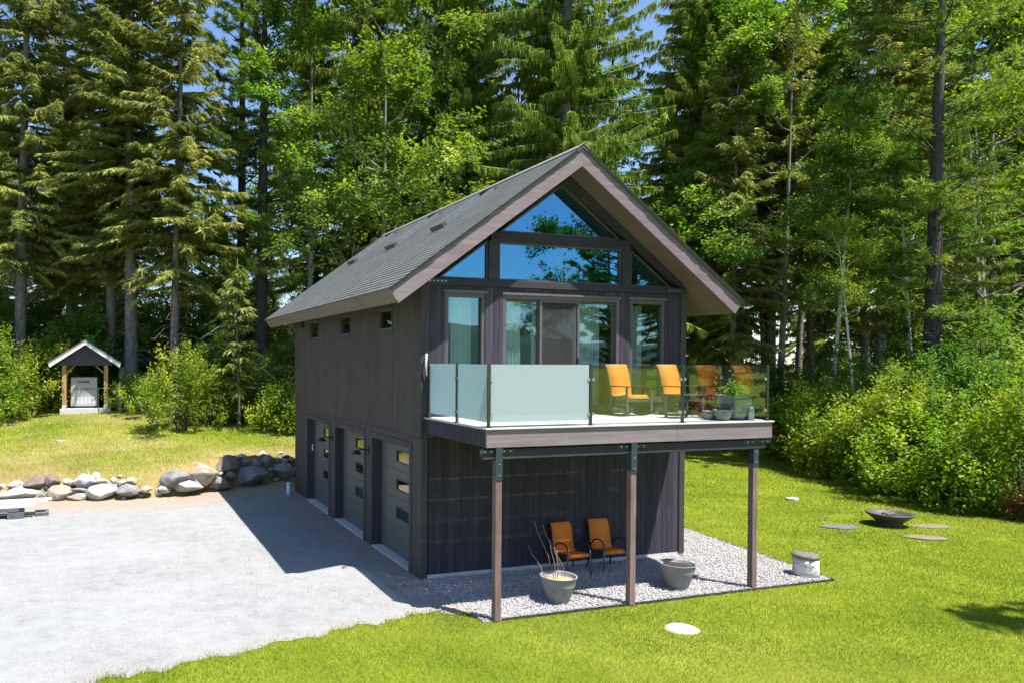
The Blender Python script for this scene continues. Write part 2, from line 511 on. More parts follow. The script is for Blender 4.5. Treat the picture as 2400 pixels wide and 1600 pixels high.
def rock(name, a, b, c):
    m, nt, p = new_mat(name)
    n = noise(nt, 3.5, 8, 0.65, coords(nt, 'World'), 0.5)
    n2 = noise(nt, 24, 4, 0.7, coords(nt, 'World'))
    r = rnd(nt)
    s = math_n(nt, 'ADD', math_n(nt, 'MULTIPLY', n, 0.6), math_n(nt, 'ADD', math_n(nt, 'MULTIPLY', n2, 0.25), math_n(nt, 'MULTIPLY', r, 0.18)))
    nt.links.new(ramp(nt, s, [(0.3, a), (0.55, b), (0.78, c)]), p.inputs['Base Color'])
    p.inputs['Roughness'].default_value = 0.9
    p.inputs['Specular IOR Level'].default_value = 0.2
    bump(nt, p, n2, 0.6, 0.03)
    return m
M['rock_grey'] = rock('rock_grey', (0.13, 0.127, 0.127), (0.26, 0.25, 0.247), (0.38, 0.37, 0.36))
M['rock_white'] = rock('rock_white', (0.28, 0.275, 0.275), (0.43, 0.425, 0.42), (0.53, 0.525, 0.52))
M['rock_tan'] = rock('rock_tan', (0.24, 0.18, 0.125), (0.38, 0.315, 0.25), (0.49, 0.44, 0.375))
M['rock_brown'] = rock('rock_brown', (0.13, 0.10, 0.075), (0.23, 0.185, 0.145), (0.34, 0.29, 0.235))

def ground_mat():
    m, nt, p = new_mat('turf_and_forest_floor')
    v = coords(nt, 'World')
    a = nt.nodes.new('ShaderNodeAttribute'); a.attribute_name = 'wood'
    dry = nt.nodes.new('ShaderNodeAttribute'); dry.attribute_name = 'dry'
    fine = noise(nt, 30, 4, 0.7, v)
    big = noise(nt, 0.55, 4, 0.6, v)
    s = math_n(nt, 'ADD', math_n(nt, 'MULTIPLY', fine, 0.5), math_n(nt, 'MULTIPLY', big, 0.5))
    lawn = ramp(nt, s, [(0.32, (0.075, 0.115, 0.010)), (0.5, (0.15, 0.195, 0.016)), (0.66, (0.25, 0.275, 0.026))])
    straw = ramp(nt, s, [(0.3, (0.16, 0.115, 0.05)), (0.6, (0.33, 0.25, 0.11))])
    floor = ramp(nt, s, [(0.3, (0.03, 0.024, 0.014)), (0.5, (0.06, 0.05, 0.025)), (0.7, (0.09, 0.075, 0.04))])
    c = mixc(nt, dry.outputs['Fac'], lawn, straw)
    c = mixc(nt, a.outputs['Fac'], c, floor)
    nt.links.new(c, p.inputs['Base Color'])
    p.inputs['Roughness'].default_value = 1.0
    p.inputs['Specular IOR Level'].default_value = 0.05
    bump(nt, p, fine, 0.6, 0.04)
    return m
M['ground'] = ground_mat()

def drive_mat():
    m, nt, p = new_mat('crushed_stone')
    v = coords(nt, 'World')
    fine = noise(nt, 60, 5, 0.75, v)
    vor = nt.nodes.new('ShaderNodeTexVoronoi'); vor.inputs['Scale'].default_value = 38
    nt.links.new(v, vor.inputs['Vector'])
    mid = noise(nt, 3.0, 5, 0.6, v)
    big = noise(nt, 0.45, 3, 0.5, v)
    s = math_n(nt, 'ADD', math_n(nt, 'MULTIPLY', fine, 0.5), math_n(nt, 'ADD', math_n(nt, 'MULTIPLY', mid, 0.28), math_n(nt, 'MULTIPLY', big, 0.22)))
    c = ramp(nt, s, [(0.34, (0.12, 0.122, 0.121)), (0.46, (0.262, 0.266, 0.264)), (0.66, (0.355, 0.36, 0.357))])
    sp = ramp(nt, noise(nt, 95, 2, 0.5, v), [(0.66, (0, 0, 0)), (0.72, (1, 1, 1))])
    c = mixc(nt, math_n(nt, 'MULTIPLY', sp, 0.6), c, (0.12, 0.115, 0.11))
    tw = nt.nodes.new('ShaderNodeAttribute'); tw.attribute_name = 'track'
    c = mixc(nt, math_n(nt, 'MULTIPLY', tw.outputs['Fac'], 0.35), c, (0.33, 0.34, 0.345))
    # fallen needles and leaf litter near the boulders and along the wall
    lit = nt.nodes.new('ShaderNodeAttribute'); lit.attribute_name = 'litter'
    ln = noise(nt, 5, 6, 0.75, coords(nt, 'World', (1, 2.2, 1)))
    lf = math_n(nt, 'MULTIPLY', lit.outputs['Fac'], math_n(nt, 'SMOOTHSTEP' if False else 'MULTIPLY', ln, 1.6))
    lf = math_n(nt, 'MINIMUM', lf, 0.92)
    litc = ramp(nt, noise(nt, 40, 4, 0.7, v), [(0.3, (0.16, 0.10, 0.055)), (0.5, (0.36, 0.26, 0.175)), (0.7, (0.50, 0.42, 0.33))])
    c = mixc(nt, lf, c, litc)
    nt.links.new(c, p.inputs['Base Color'])
    p.inputs['Roughness'].default_value = 0.95
    p.inputs['Specular IOR Level'].default_value = 0.15
    h = math_n(nt, 'ADD', vor.outputs['Distance'], math_n(nt, 'MULTIPLY', fine, 0.6))
    bump(nt, p, h, 0.8, 0.02)
    return m
M['drive'] = drive_mat()
def pebble_mat():
    m, nt, p = new_mat('pale_pebble')
    a = nt.nodes.new('ShaderNodeAttribute'); a.attribute_name = 'tint'
    nt.links.new(ramp(nt, a.outputs['Fac'], [(0.0, (0.17, 0.16, 0.155)), (0.3, (0.33, 0.31, 0.30)), (0.75, (0.47, 0.44, 0.43)), (1.0, (0.57, 0.545, 0.53))]), p.inputs['Base Color'])
    p.inputs['Roughness'].default_value = 0.8
    p.inputs['Specular IOR Level'].default_value = 0.25
    return m
M['pebble'] = pebble_mat()
M['pad'] = plain('pad', (0.33, 0.31, 0.30), 0.95, 0, 0.4, 40, 0.6, 0.1)
M['hill'] = plain('hill', (0.035, 0.055, 0.03), 1.0, 0, 0.3, 0.02)
# ------------------------------------------------------------------ terrain
W, L, E_, O_, OB = 6.406, 10.414, 0.9426, 0.6804, 0.4389
ROCK = [(-40, 15.0), (-14, 13.6), (-9.2, 12.3), (-7.8, 11.2), (-5.3, 10.45), (-3.5, 10.65), (-2.5, 11.15), (-1.0, 12.1), (0.4, 12.9), (2.5, 13.6), (60, 17.0)]
def lerp_pts(pts, x):
    xs = np.array([p[0] for p in pts]); ys = np.array([p[1] for p in pts])
    return np.interp(x, xs, ys)
def sstep(a, b, x):
    t = np.clip((np.asarray(x, float)-a)/(b-a), 0, 1)
    return t*t*(3-2*t)
def height(x, y):
    x = np.asarray(x, float); y = np.asarray(y, float)
    s = y-lerp_pts(ROCK, x)
    step = np.interp(x, [-9, -5, -2.5, 0], [0.62, 0.62, 0.85, 1.0])
    rise = sstep(0.0, 0.8, s)*step + 0.128*np.clip(s-0.3, 0, 11) + 0.05*np.clip(s-11, 0, 40)
    z = rise*(1-sstep(3.0, 9.5, x))
    # wooded bank to the right
    d = y-(0.55+(x-18.4)*2.35)
    bank = np.clip((x-20)*0.04, 0, 2.5)*sstep(18, 24, x)*sstep(-20, 4, y) + 0.03*np.clip(y-16, 0, 60)*sstep(6, 12, x)
    return z + bank + 0.035*np.sin(x*0.9+1.3)*np.sin(y*0.7)*sstep(8.2, 10, np.abs(x-0.5)+0*y) - 0.02

BUSH_EDGE = [(17.3, -0.6), (18.4, 0.6), (19.7, 4.8), (21.7, 9.0), (24.0, 13.9), (25, 17)]   # foot of the hedge to the right
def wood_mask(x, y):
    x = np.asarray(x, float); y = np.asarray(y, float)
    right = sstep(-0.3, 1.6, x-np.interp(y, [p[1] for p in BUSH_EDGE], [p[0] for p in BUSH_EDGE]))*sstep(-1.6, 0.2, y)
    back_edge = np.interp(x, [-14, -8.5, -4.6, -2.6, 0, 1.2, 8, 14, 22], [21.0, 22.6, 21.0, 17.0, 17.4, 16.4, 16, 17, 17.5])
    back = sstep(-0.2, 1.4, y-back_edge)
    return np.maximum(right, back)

def pnoise(x, y, seed=0):
    """cheap smooth value noise"""
    rg = np.random.RandomState(seed)
    out = 0
    for k in range(5):
        a = rg.uniform(0, 6.28, 3); f = 0.35*1.9**k
        out = out + (np.sin(x*f*1.1+a[0]+1.3*np.sin(y*f*0.7+a[1]))*np.sin(y*f+a[2]+1.1*np.sin(x*f*0.8)))*0.6**k
    return out/2.2

def ground_sheet():
    xs = np.concatenate([[-900, -500, -250, -120, -60, -40], np.arange(-28, -12, 1.0), np.arange(-12, 32, 0.35), np.arange(32, 60, 2.0), [70, 90, 130, 260, 500, 900]])
    ys = np.concatenate([[-900, -500, -250, -120, -60, -40, -30], np.arange(-22, -8, 1.0), np.arange(-8, 30, 0.35), np.arange(30, 60, 2.0), [70, 90, 130, 260, 500, 900]])
    X, Y = np.meshgrid(xs, ys)
    Z = height(np.clip(X, -60, 70), np.clip(Y, -40, 80))
    n, m = X.shape
    V = np.stack([X.ravel(), Y.ravel(), Z.ravel()], 1)
    i = np.arange(n*m).reshape(n, m)
    F = np.stack([i[:-1, :-1].ravel(), i[:-1, 1:].ravel(), i[1:, 1:].ravel(), i[1:, :-1].ravel()], 1)
    me = tri_mesh('ground', V, F, M['ground'], smooth=True)
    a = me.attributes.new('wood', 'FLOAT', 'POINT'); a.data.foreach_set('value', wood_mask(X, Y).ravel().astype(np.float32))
    dry = dryness(X, Y)
    a = me.attributes.new('dry', 'FLOAT', 'POINT'); a.data.foreach_set('value', dry.ravel().astype(np.float32))
    return tag(link('ground', me), kind='structure')

def dryness(X, Y):
    slope = sstep(9, 12, Y)*(1-sstep(2, 5, X))
    near_rock = np.exp(-np.clip(Y-lerp_pts(ROCK, X), 0, 9)/2.6)
    return np.clip(slope*(0.32+0.75*near_rock**1.5+0.65*pnoise(X*1.4, Y*1.8, 3)) + 0.15*np.clip(pnoise(X*0.8, Y*0.8, 8), 0, 1), 0, 1)
ground_sheet()

# driveway: crushed stone sheet laid on the ground
DRIVE_FRONT = [(-40, -9.5), (-14, -5.2), (-9, -3.7), (-6.11, -2.97), (-4.35, -2.58), (-2.18, -2.07), (-0.47, -1.73), (0.0, -2.05), (0.2, -2.35)]
PAD = (0.12, 7.87, -2.5, 0.0)
def in_pad(x, y):
    xr = 7.87+(y+2.47)*0.111
    return ((x > 0.05) & (x < xr) & (y > -2.5) & (y < 2.4))
def drive_edge(x):
    return lerp_pts(DRIVE_FRONT, x)+0.07*np.sin(x*5.1)+0.05*np.sin(x*12.7+1)+0.03*np.sin(x*31.0+2)
def in_drive(x, y):
    return (x < 0.12) & (y > drive_edge(x)) & (y < lerp_pts(ROCK, x)+0.15)
def driveway():
    xs = np.concatenate([[-40, -30, -22, -17], np.arange(-14, 0.22, 0.15)])
    tt = np.linspace(0, 1, 110)
    X = np.repeat(xs[None, :], len(tt), 0)
    y0 = drive_edge(xs); y1 = lerp_pts(ROCK, xs)+0.25
    Y = y0[None, :]+(y1-y0)[None, :]*tt[:, None]
    Z = np.maximum(0.0, 0)+0.012+0.012*pnoise(X*2, Y*2, 5)
    Z[0, :] -= 0.03
    n, m = X.shape
    V = np.stack([X.ravel(), Y.ravel(), Z.ravel()], 1)
    i = np.arange(n*m).reshape(n, m)
    F = np.stack([i[:-1, :-1].ravel(), i[:-1, 1:].ravel(), i[1:, 1:].ravel(), i[1:, :-1].ravel()], 1)
    me = tri_mesh('driveway', V, F, M['drive'], smooth=True)
    dr = lerp_pts(ROCK, X)-Y
    lit = np.clip(1.25*np.exp(-np.clip(dr-0.9, 0, 20)/0.75) + 0.55*np.exp(-np.clip(-X, 0, 9)/0.5) + 0.35*np.exp(-(Y-drive_edge(X))/0.25), 0, 1)
    a = me.attributes.new('litter', 'FLOAT', 'POINT'); a.data.foreach_set('value', lit.ravel().astype(np.float32))
    tr = 0
    for c in (0.55, 2.0, 4.1, 5.6, 7.4, 9.0):         # packed wheel tracks sweeping in towards the doors
        yc = c-1.1+0.06*(X+1)**2*0.12+0.25*np.sin(X*0.35+c)
        tr = tr+np.exp(-((Y-yc)/0.17)**2)*(0.6+0.4*pnoise(X*1.5, Y*3, 6))
    tr = np.clip(tr*sstep(-1.0, -3.0, X)*0.8, 0, 1)
    a = me.attributes.new('track', 'FLOAT', 'POINT'); a.data.foreach_set('value', tr.ravel().astype(np.float32))
    return tag(link('driveway', me), kind='structure')
driveway()

# gravel pad under and beside the deck
def pad():
    m = MB()
    poly = [(0.05, -2.5), (7.87, -2.5), (8.42, 2.4), (W+0.02, 2.4), (W+0.02, 0.0), (0.05, 0.0)]
    m.prism(poly, 2, -0.06, 0.004)
    return tag(m.build('gravel_bed', M['pad']), kind='structure')
pad()

def pebbles():
    rg = np.random.RandomState(4)
    n = 52000
    x = rg.uniform(0.0, 8.5, n); y = rg.uniform(-2.5, 2.4, n)
    ok = in_pad(x, y) & ~((x < W+0.05) & (y > -0.03)) & (y > -2.47)
    # a few strays on the drive
    x, y = x[ok], y[ok]
    sx = 0.12-np.abs(rg.normal(0, 0.35, 260)); sy = rg.uniform(-1.9, -0.1, 260)
    x = np.concatenate([x, sx]); y = np.concatenate([y, sy])
    n = len(x)
    r = rg.uniform(0.012, 0.025, n)
    # flattened octahedra with jittered corners
    base = np.array([(1, 0, 0), (0, 1, 0), (-1, 0, 0), (0, -1, 0), (0, 0, 0.75), (0, 0, -0.6)], float)
    fc = np.array([(0, 1, 4), (1, 2, 4), (2, 3, 4), (3, 0, 4), (1, 0, 5), (2, 1, 5), (3, 2, 5), (0, 3, 5)])
    P = np.repeat(base[None], n, 0)*rg.uniform(0.6, 1.3, (n, 6, 1))+rg.normal(0, 0.12, (n, 6, 3))
    a = rg.uniform(0, 6.28, n); ca, sa = np.cos(a), np.sin(a)
    t = rg.normal(0, 0.45, n); ct, st = np.cos(t), np.sin(t)
    X = P[..., 0]*ca[:, None]-P[..., 1]*sa[:, None]; Y = P[..., 0]*sa[:, None]+P[..., 1]*ca[:, None]; Z = P[..., 2]
    X, Z = X*ct[:, None]-Z*st[:, None], X*st[:, None]+Z*ct[:, None]
    zz = 0.008+rg.uniform(0, 0.02, n)
    V = np.stack([X*r[:, None]+x[:, None], Y*r[:, None]+y[:, None], Z*r[:, None]+zz[:, None]], 2).reshape(-1, 3)
    F = (fc[None]+(np.arange(n)*6)[:, None, None]).reshape(-1, 3)
    tint = np.repeat(np.clip(rg.beta(3.2, 2.0, n), 0, 1), 8)
    o = link('gravel', tri_mesh('gravel', V, F, M['pebble'], tint))
    tag(o, 'pale crushed gravel spread under and beside the raised deck', 'gravel', kind='stuff')
pebbles()

def drive_chips():
    rg = np.random.RandomState(14)
    n = 26000
    x = rg.uniform(-9.5, 0.0, n); y = rg.uniform(-3.4, 11.5, n)
    ok = in_drive(x, y)
    x, y = x[ok], y[ok]; n = len(x)
    r = rg.uniform(0.006, 0.013, n)*(1+1.0*(rg.rand(n) < 0.05))
    base = np.array([(1, 0, 0), (0, 1, 0), (-1, 0, 0), (0, -1, 0), (0, 0, 0.8)], float)
    fc = np.array([(0, 1, 4), (1, 2, 4), (2, 3, 4), (3, 0, 4)])
    P = base[None]*rg.uniform(0.5, 1.4, (n, 5, 1))
    a = rg.uniform(0, 6.28, n)
    X = P[..., 0]*np.cos(a)[:, None]-P[..., 1]*np.sin(a)[:, None]; Y = P[..., 0]*np.sin(a)[:, None]+P[..., 1]*np.cos(a)[:, None]
    V = np.stack([X*r[:, None]+x[:, None], Y*r[:, None]+y[:, None], P[..., 2]*r[:, None]+0.012], 2).reshape(-1, 3)
    F = (fc[None]+(np.arange(n)*5)[:, None, None]).reshape(-1, 3)
    tint = np.repeat(rg.uniform(0.0, 0.5, n), 4)
    tag(link('loose_stone', tri_mesh('loose_stone', V, F, M['pebble'], tint)), 'tiny loose stone chips strewn over the driveway', 'gravel', kind='stuff')
drive_chips()

def hills():
    rg = np.random.RandomState(2)
    n = 180
    V = []; F = []
    for k in range(n+1):
        a = math.pi*(1.0+k/n*1.0)+0.0        # the half circle behind the camera (y < 0)
        h = 34+16*math.sin(a*3.1)+9*math.sin(a*7.3+1)+5*math.sin(a*17+2)+rg.uniform(-1.5, 1.5)
        for r, z in ((560, -3), (640, h*0.6), (720, h), (900, -3)):
            V.append((math.cos(a)*r, math.sin(a)*r, z))
    for k in range(n):
        for j in range(3):
            F.append((k*4+j, k*4+4+j, k*4+5+j, k*4+1+j))
    tag(link('hills', tri_mesh('hills', V, F, M['hill'], smooth=True)), kind='structure')
hills()
# ------------------------------------------------------------------ house
house = empty('house', (0, 0, 0), label='dark stained timber house with three garage doors under a gabled upper storey', cat='house')
H1 = 2.87; ZR, ZE = 8.684, 5.677
TH = math.atan2(ZR-ZE, W/2+E_)
CT, ST = math.cos(TH), math.sin(TH)
RT = 0.30                                      # roof slab thickness, square to the slope
def zsoffit(x): return ZR-RT/CT-abs(x-W/2)*math.tan(TH)
def zroof(x): return ZR-abs(x-W/2)*math.tan(TH)

def rects_minus(u0, u1, z0, z1, holes):
    """split a rectangle into boxes round rectangular openings"""
    us = sorted({u0, u1, *[min(max(h[0], u0), u1) for h in holes], *[min(max(h[1], u0), u1) for h in holes]})
    out = []
    for a, b in zip(us[:-1], us[1:]):
        if b-a < 1e-4: continue
        zs = [(z0, z1)]
        for h in holes:
            if h[0] < b-1e-4 and h[1] > a+1e-4:
                nz = []
                for p, q in zs:
                    if h[3] <= p or h[2] >= q: nz.append((p, q)); continue
                    if h[2] > p: nz.append((p, h[2]))
                    if h[3] < q: nz.append((h[3], q))
                zs = nz
        out += [(a, b, p, q) for p, q in zs]
    return out

def siding(parent, plane, face, u0, u1, z0, ztop, holes, mat, bw=0.142, gap=0.003, th=0.02, seed=1):
    """vertical boards, each its own piece; plane 'y' = front wall, 'x' = side wall; ztop may be a function of u"""
    rg = random.Random(seed)
    cuts = list(np.arange(u0, u1+1e-6, bw))
    if u1-cuts[-1] > 0.02: cuts.append(u1)
    for h in holes:
        for e in (h[0], h[1]):
            if u0 < e < u1:
                cuts = [c for c in cuts if abs(c-e) > 0.045 or c in (u0, u1)] + [e]
    cuts = sorted(cuts)
    for a, b in zip(cuts[:-1], cuts[1:]):
        if b-a < 0.015: continue
        zt = ztop((a+b)/2) if callable(ztop) else ztop
        zs = [(z0, zt)]
        for h in holes:
            if h[0] < b-0.01 and h[1] > a+0.01:
                nz = []
                for p, q in zs:
                    if h[3] <= p or h[2] >= q: nz.append((p, q)); continue
                    if h[2]-p > 0.03: nz.append((p, h[2]))
                    if q-h[3] > 0.03: nz.append((h[3], q))
                zs = nz
        for p, q in zs:
            w = b-a-gap; c = (a+b)/2; pr = rg.uniform(-0.0015, 0.0015)
            if plane == 'y':
                shared_box('siding_board', (w, th, q-p), mat, parent, (c, face-th/2+pr, (p+q)/2))
            else:
                shared_box('siding_board', (th, w, q-p), mat, parent, (face-th/2+pr, c, (p+q)/2))

# openings
GD = [(0.56, 2.82), (3.44, 5.82), (6.46, 8.84)]          # garage doors (y0, y1) in the side wall
GZ = 2.55
SW = [(1.58, 2.38, 5.02, 5.48), (4.53, 5.35, 5.0, 5.5), (7.59, 8.47, 5.0, 5.5)]   # side windows (y0,y1,z0,z1)
FW = [(0.49, 1.38, 3.50, 5.70), (1.79, 4.64, 3.30, 5.69), (4.93, 5.86, 3.50, 5.69)]   # front openings (x0,x1,z0,z1)

# side wall, lower and upper
wl_ = MB()
for a, b, p, q in rects_minus(0, L, -0.1, H1, [(y0, y1, -0.2, GZ) for y0, y1 in GD]): wl_.box(0.0, 0.16, a, b, p, q)
side_low = wl_.build('wall', M['trim'], house)
siding(side_low, 'x', 0.0, 0.0, L, 0.02, H1-0.02, [(y0-0.13, y1+0.13, -0.2, GZ+0.13) for y0, y1 in GD], M['side_siding'], seed=3)
wu = MB()
for a, b, p, q in rects_minus(0, L, H1, zsoffit(0)+0.05, SW): wu.box(-0.02, 0.14, a, b, p, q)
side_up = wu.build('wall', M['trim'], house)
siding(side_up, 'x', -0.02, 0.0, L, H1-0.03, zsoffit(0)-0.01, [(h[0]-0.05, h[1]+0.05, h[2]-0.05, h[3]+0.05) for h in SW], M['side_siding'], seed=4)
# front wall, lower and upper
fl = MB(); fl.box(0.0, W, 0.0, 0.16, 0.09, H1)
front_low = fl.build('wall', M['trim'], house)
siding(front_low, 'y', 0.0, 0.14, W-0.13, 0.10, H1, [], M['siding'], seed=5)
fu = MB()
for a, b, p, q in rects_minus(0.0, W, H1, 5.84, FW): fu.box(a, b, 0.0, 0.14, p, q)
front_up = fu.build('wall', M['trim'], house)
siding(front_up, 'y', 0.0, 0.14, W-0.13, H1, 5.84, FW, M['siding'], seed=6)
# plain walls on the two far sides
bk = MB(); bk.box(0.16, W, L-0.14, L, -0.1, 5.9); bk.box(W-0.14, W, 0.16, L-0.14, -0.1, 5.95)
bk.prism([(0.16, 5.9), (W-0.0, 5.9), (W/2, zsoffit(W/2)-0.01)], 1, L-0.14, L)
bk.build('wall', M['side_siding'], house)
# corner boards
for nm, bx in (('corner_board', (-0.042, 0.13, -0.045, 0.02, H1-0.04, 5.86)), ('corner_board', (W-0.12, W+0.03, -0.04, 0.0, H1, 5.86)),
               ('corner_board', (-0.026, 0.12, -0.032, 0.02, 0.0, H1-0.042)), ('corner_board', (W-0.12, W+0.025, -0.036, 0.0, 0.05, H1)),
               ('corner_board', (-0.026, 0.03, L-0.12, L+0.02, 0.0, H1-0.05)), ('corner_board', (-0.045, -0.0, L-0.12, L+0.02, H1-0.03, 5.85))):
    MB().cbox(*bx, 0.004).build(nm, M['trim'], house)
MB().cbox(-0.05, -0.02, 0.02, L-0.12, H1-0.07, H1-0.03, 0.004).build('drip_board', M['trim'], house)
MB().box(-0.01, W+0.01, -0.012, 0.10, -0.12, 0.085).build('foundation', M['concrete'], house)
# floor, inside partition and ceiling
MB().box(0.17, W-0.15, 0.17, L-0.15, 2.95, 3.20).build('floor_slab', M['room'], house)
MB().prism([(0.17, 3.2), (W-0.15, 3.2), (W-0.15, zsoffit(W)+0.05), (W/2, zsoffit(W/2)-0.05), (0.17, zsoffit(0)+0.05)], 1, 4.6, 4.7).build('partition', M['room'], house)

# ---- gable timbers
def rake_poly(x0, x1, below_top, below_bot):
    pass
MB().cbox(0.0, W, -0.055, 0.13, 5.845, 5.995, 0.008).build('header_beam', M['beam'], house)
MB().cbox(1.50, W-1.50, -0.04, 0.13, 6.785, 6.985, 0.008).build('collar_beam', M['beam'], house)
for x in (1.575, W-1.575):
    MB().cbox(x-0.125, x+0.125, -0.03, 0.13, 5.997, 6.783, 0.006).build('gable_post', M['beam'], house)
tt = 0.24
for sgn in (-1, 1):
    m = MB()
    p = []
    for x, dz in ((0.0, 0), (W/2, 0), (W/2, -tt), (0.0+0.13, -tt)):
        xx = x if sgn < 0 else W-x
        p.append((xx, max(zsoffit(xx)+dz-0.004, 5.997)))
    m.prism(p, 1, -0.035, 0.13)
    m.build('rake_trim', M['beam'], house)
for x in (0.30, W-0.30):
    pl = MB().box(x-0.22, x+0.22, -0.064, -0.056, 5.875, 5.965).build('steel_plate', M['steel'], house)
    for k in range(5):
        b = MB(); b.tube([(x-0.17+0.085*k, -0.064, 5.92), (x-0.17+0.085*k, -0.076, 5.92)], 0.012, 6)
        b.build('bolt', M['bolt'], pl)

def inset(poly, d):
    """offset a convex polygon inwards"""
    n = len(poly); out = []
    c = Vector((sum(p[0] for p in poly)/n, sum(p[1] for p in poly)/n))
    lines = []
    for i in range(n):
        a, b = Vector(poly[i]), Vector(poly[(i+1) % n])
        e = (b-a).normalized(); nn = Vector((-e.y, e.x))
        if nn.dot(c-a) < 0: nn = -nn
        lines.append((a+nn*d, e))
    for i in range(n):
        (p, e), (q, f) = lines[i-1], lines[i]
        den = e.x*f.y-e.y*f.x
        t = ((q.x-p.x)*f.y-(q.y-p.y)*f.x)/den
        out.append((p.x+e.x*t, p.y+e.y*t))
    return out
def ring(mb, outer, inner, y0, y1):
    n = len(outer)
    for i in range(n):
        a, b, c, d = outer[i], outer[(i+1) % n], inner[(i+1) % n], inner[i]
        mb.prism([a, b, c, d], 1, y0, y1)
    return mb
def pane_window(name, poly, parent, fw=0.05, y_out=0.02, y_in=0.10, yg=0.06, gm='glass_window', fm='frame', sill=False):
    w = empty(name, parent=parent)
    inn = inset(poly, fw)
    ring(MB(), poly, inn, y_out, y_in).build('window_frame', M[fm], w)
    MB().prism(inn, 1, yg, yg+0.012).build('pane', M[gm], w)
    return w
zt_ = lambda x: zsoffit(x)-tt-0.004
xa = W/2-(zt_(W/2)-6.985)/math.tan(TH)
pane_window('gable_window', [(xa, 6.985), (W-xa, 6.985), (W/2, zt_(W/2))], house, 0.035)
pane_window('gable_window', [(1.70, 5.995), (W-1.70, 5.995), (W-1.70, 6.785), (1.70, 6.785)], house, 0.035)
xl_ = W/2-(zt_(W/2)-5.997)/math.tan(TH)
for s in (0, 1):
    q = [(xl_, 5.995), (1.45, 5.995), (1.45, zt_(1.45))]
    if s: q = [(W-a, b) for a, b in q]
    pane_window('gable_window', q, house, 0.03)

# ---- front windows and sliding door
for x0, x1, z0, z1 in (FW[0], FW[2]):
    w = pane_window('window', [(x0, z0), (x1, z0), (x1, z1), (x0, z1)], house, 0.075, 0.0, 0.14, 0.07, 'glass_lower')
    MB().cbox(x0-0.04, x1+0.04, -0.05, -0.021, z1+0.002, z1+0.06, 0.004).build('head_trim', M['frame_light'], w)
    MB().cbox(x0-0.03, x1+0.03, -0.055, 0.0, z0-0.045, z0-0.002, 0.004).build('sill', M['frame_light'], w)
sd = empty('sliding_door', parent=house)
x0, x1, z0, z1 = FW[1]
ring(MB(), [(x0, z0), (x1, z0), (x1, z1), (x0, z1)], inset([(x0, z0), (x1, z0), (x1, z1), (x0, z1)], 0.065), -0.015, 0.14).build('door_frame', M['frame_light'], sd)
MB().cbox(x0-0.02, x1+0.02, -0.05, -0.016, z1+0.004, z1+0.05, 0.004).build('head_trim', M['frame_light'], sd)
for (a, b, yo, gm, fm) in ((1.86, 2.70, 0.07, 'glass_lower', 'frame'), (2.68, 3.66, 0.02, 'screen', 'frame_light'), (3.64, 4.57, 0.07, 'glass_lower', 'frame')):
    q = [(a, z0+0.065), (b, z0+0.065), (b, z1-0.065), (a, z1-0.065)]
    inn = inset(q, 0.055)
    lf = ring(MB(), q, inn, yo, yo+0.045).build('door_leaf', M[fm], sd)
    MB().prism(inn, 1, yo+0.018, yo+0.024 if gm == 'screen' else yo+0.03).build('pane' if gm != 'screen' else 'insect_screen', M[gm], lf)
q = inset([(2.72, z0+0.07), (3.62, z0+0.07), (3.62, z1-0.07), (2.72, z1-0.07)], 0.06)
MB().prism(q, 1, 0.10, 0.112).build('pane', M['glass_lower'], sd)
MB().cbox(3.59, 3.625, -0.02, 0.018, 4.30, 4.42, 0.004).build('handle', M['black'], sd)

# ---- side windows
for y0, y1, z0, z1 in SW:
    w = empty('window', parent=house)
    fr = MB()
    for a, b, p, q in ((y0, y1, z0, z0+0.04), (y0, y1, z1-0.04, z1), (y0, y0+0.04, z0+0.04, z1-0.04), (y1-0.04, y1, z0+0.04, z1-0.04)): fr.box(-0.035, 0.10, a, b, p, q)
    fr.build('window_frame', M['frame'], w)
    tr = MB()
    for a, b, p, q in ((y0-0.05, y1+0.05, z0-0.05, z0), (y0-0.05, y1+0.05, z1, z1+0.05), (y0-0.05, y0, z0, z1), (y1, y1+0.05, z0, z1)): tr.box(-0.048, -0.02, a, b, p, q)
    tr.build('trim', M['trim'], w)
    MB().box(0.02, 0.03, y0+0.04, y1-0.04, z0+0.04, z1-0.04).build('pane', M['glass_garage'], w)

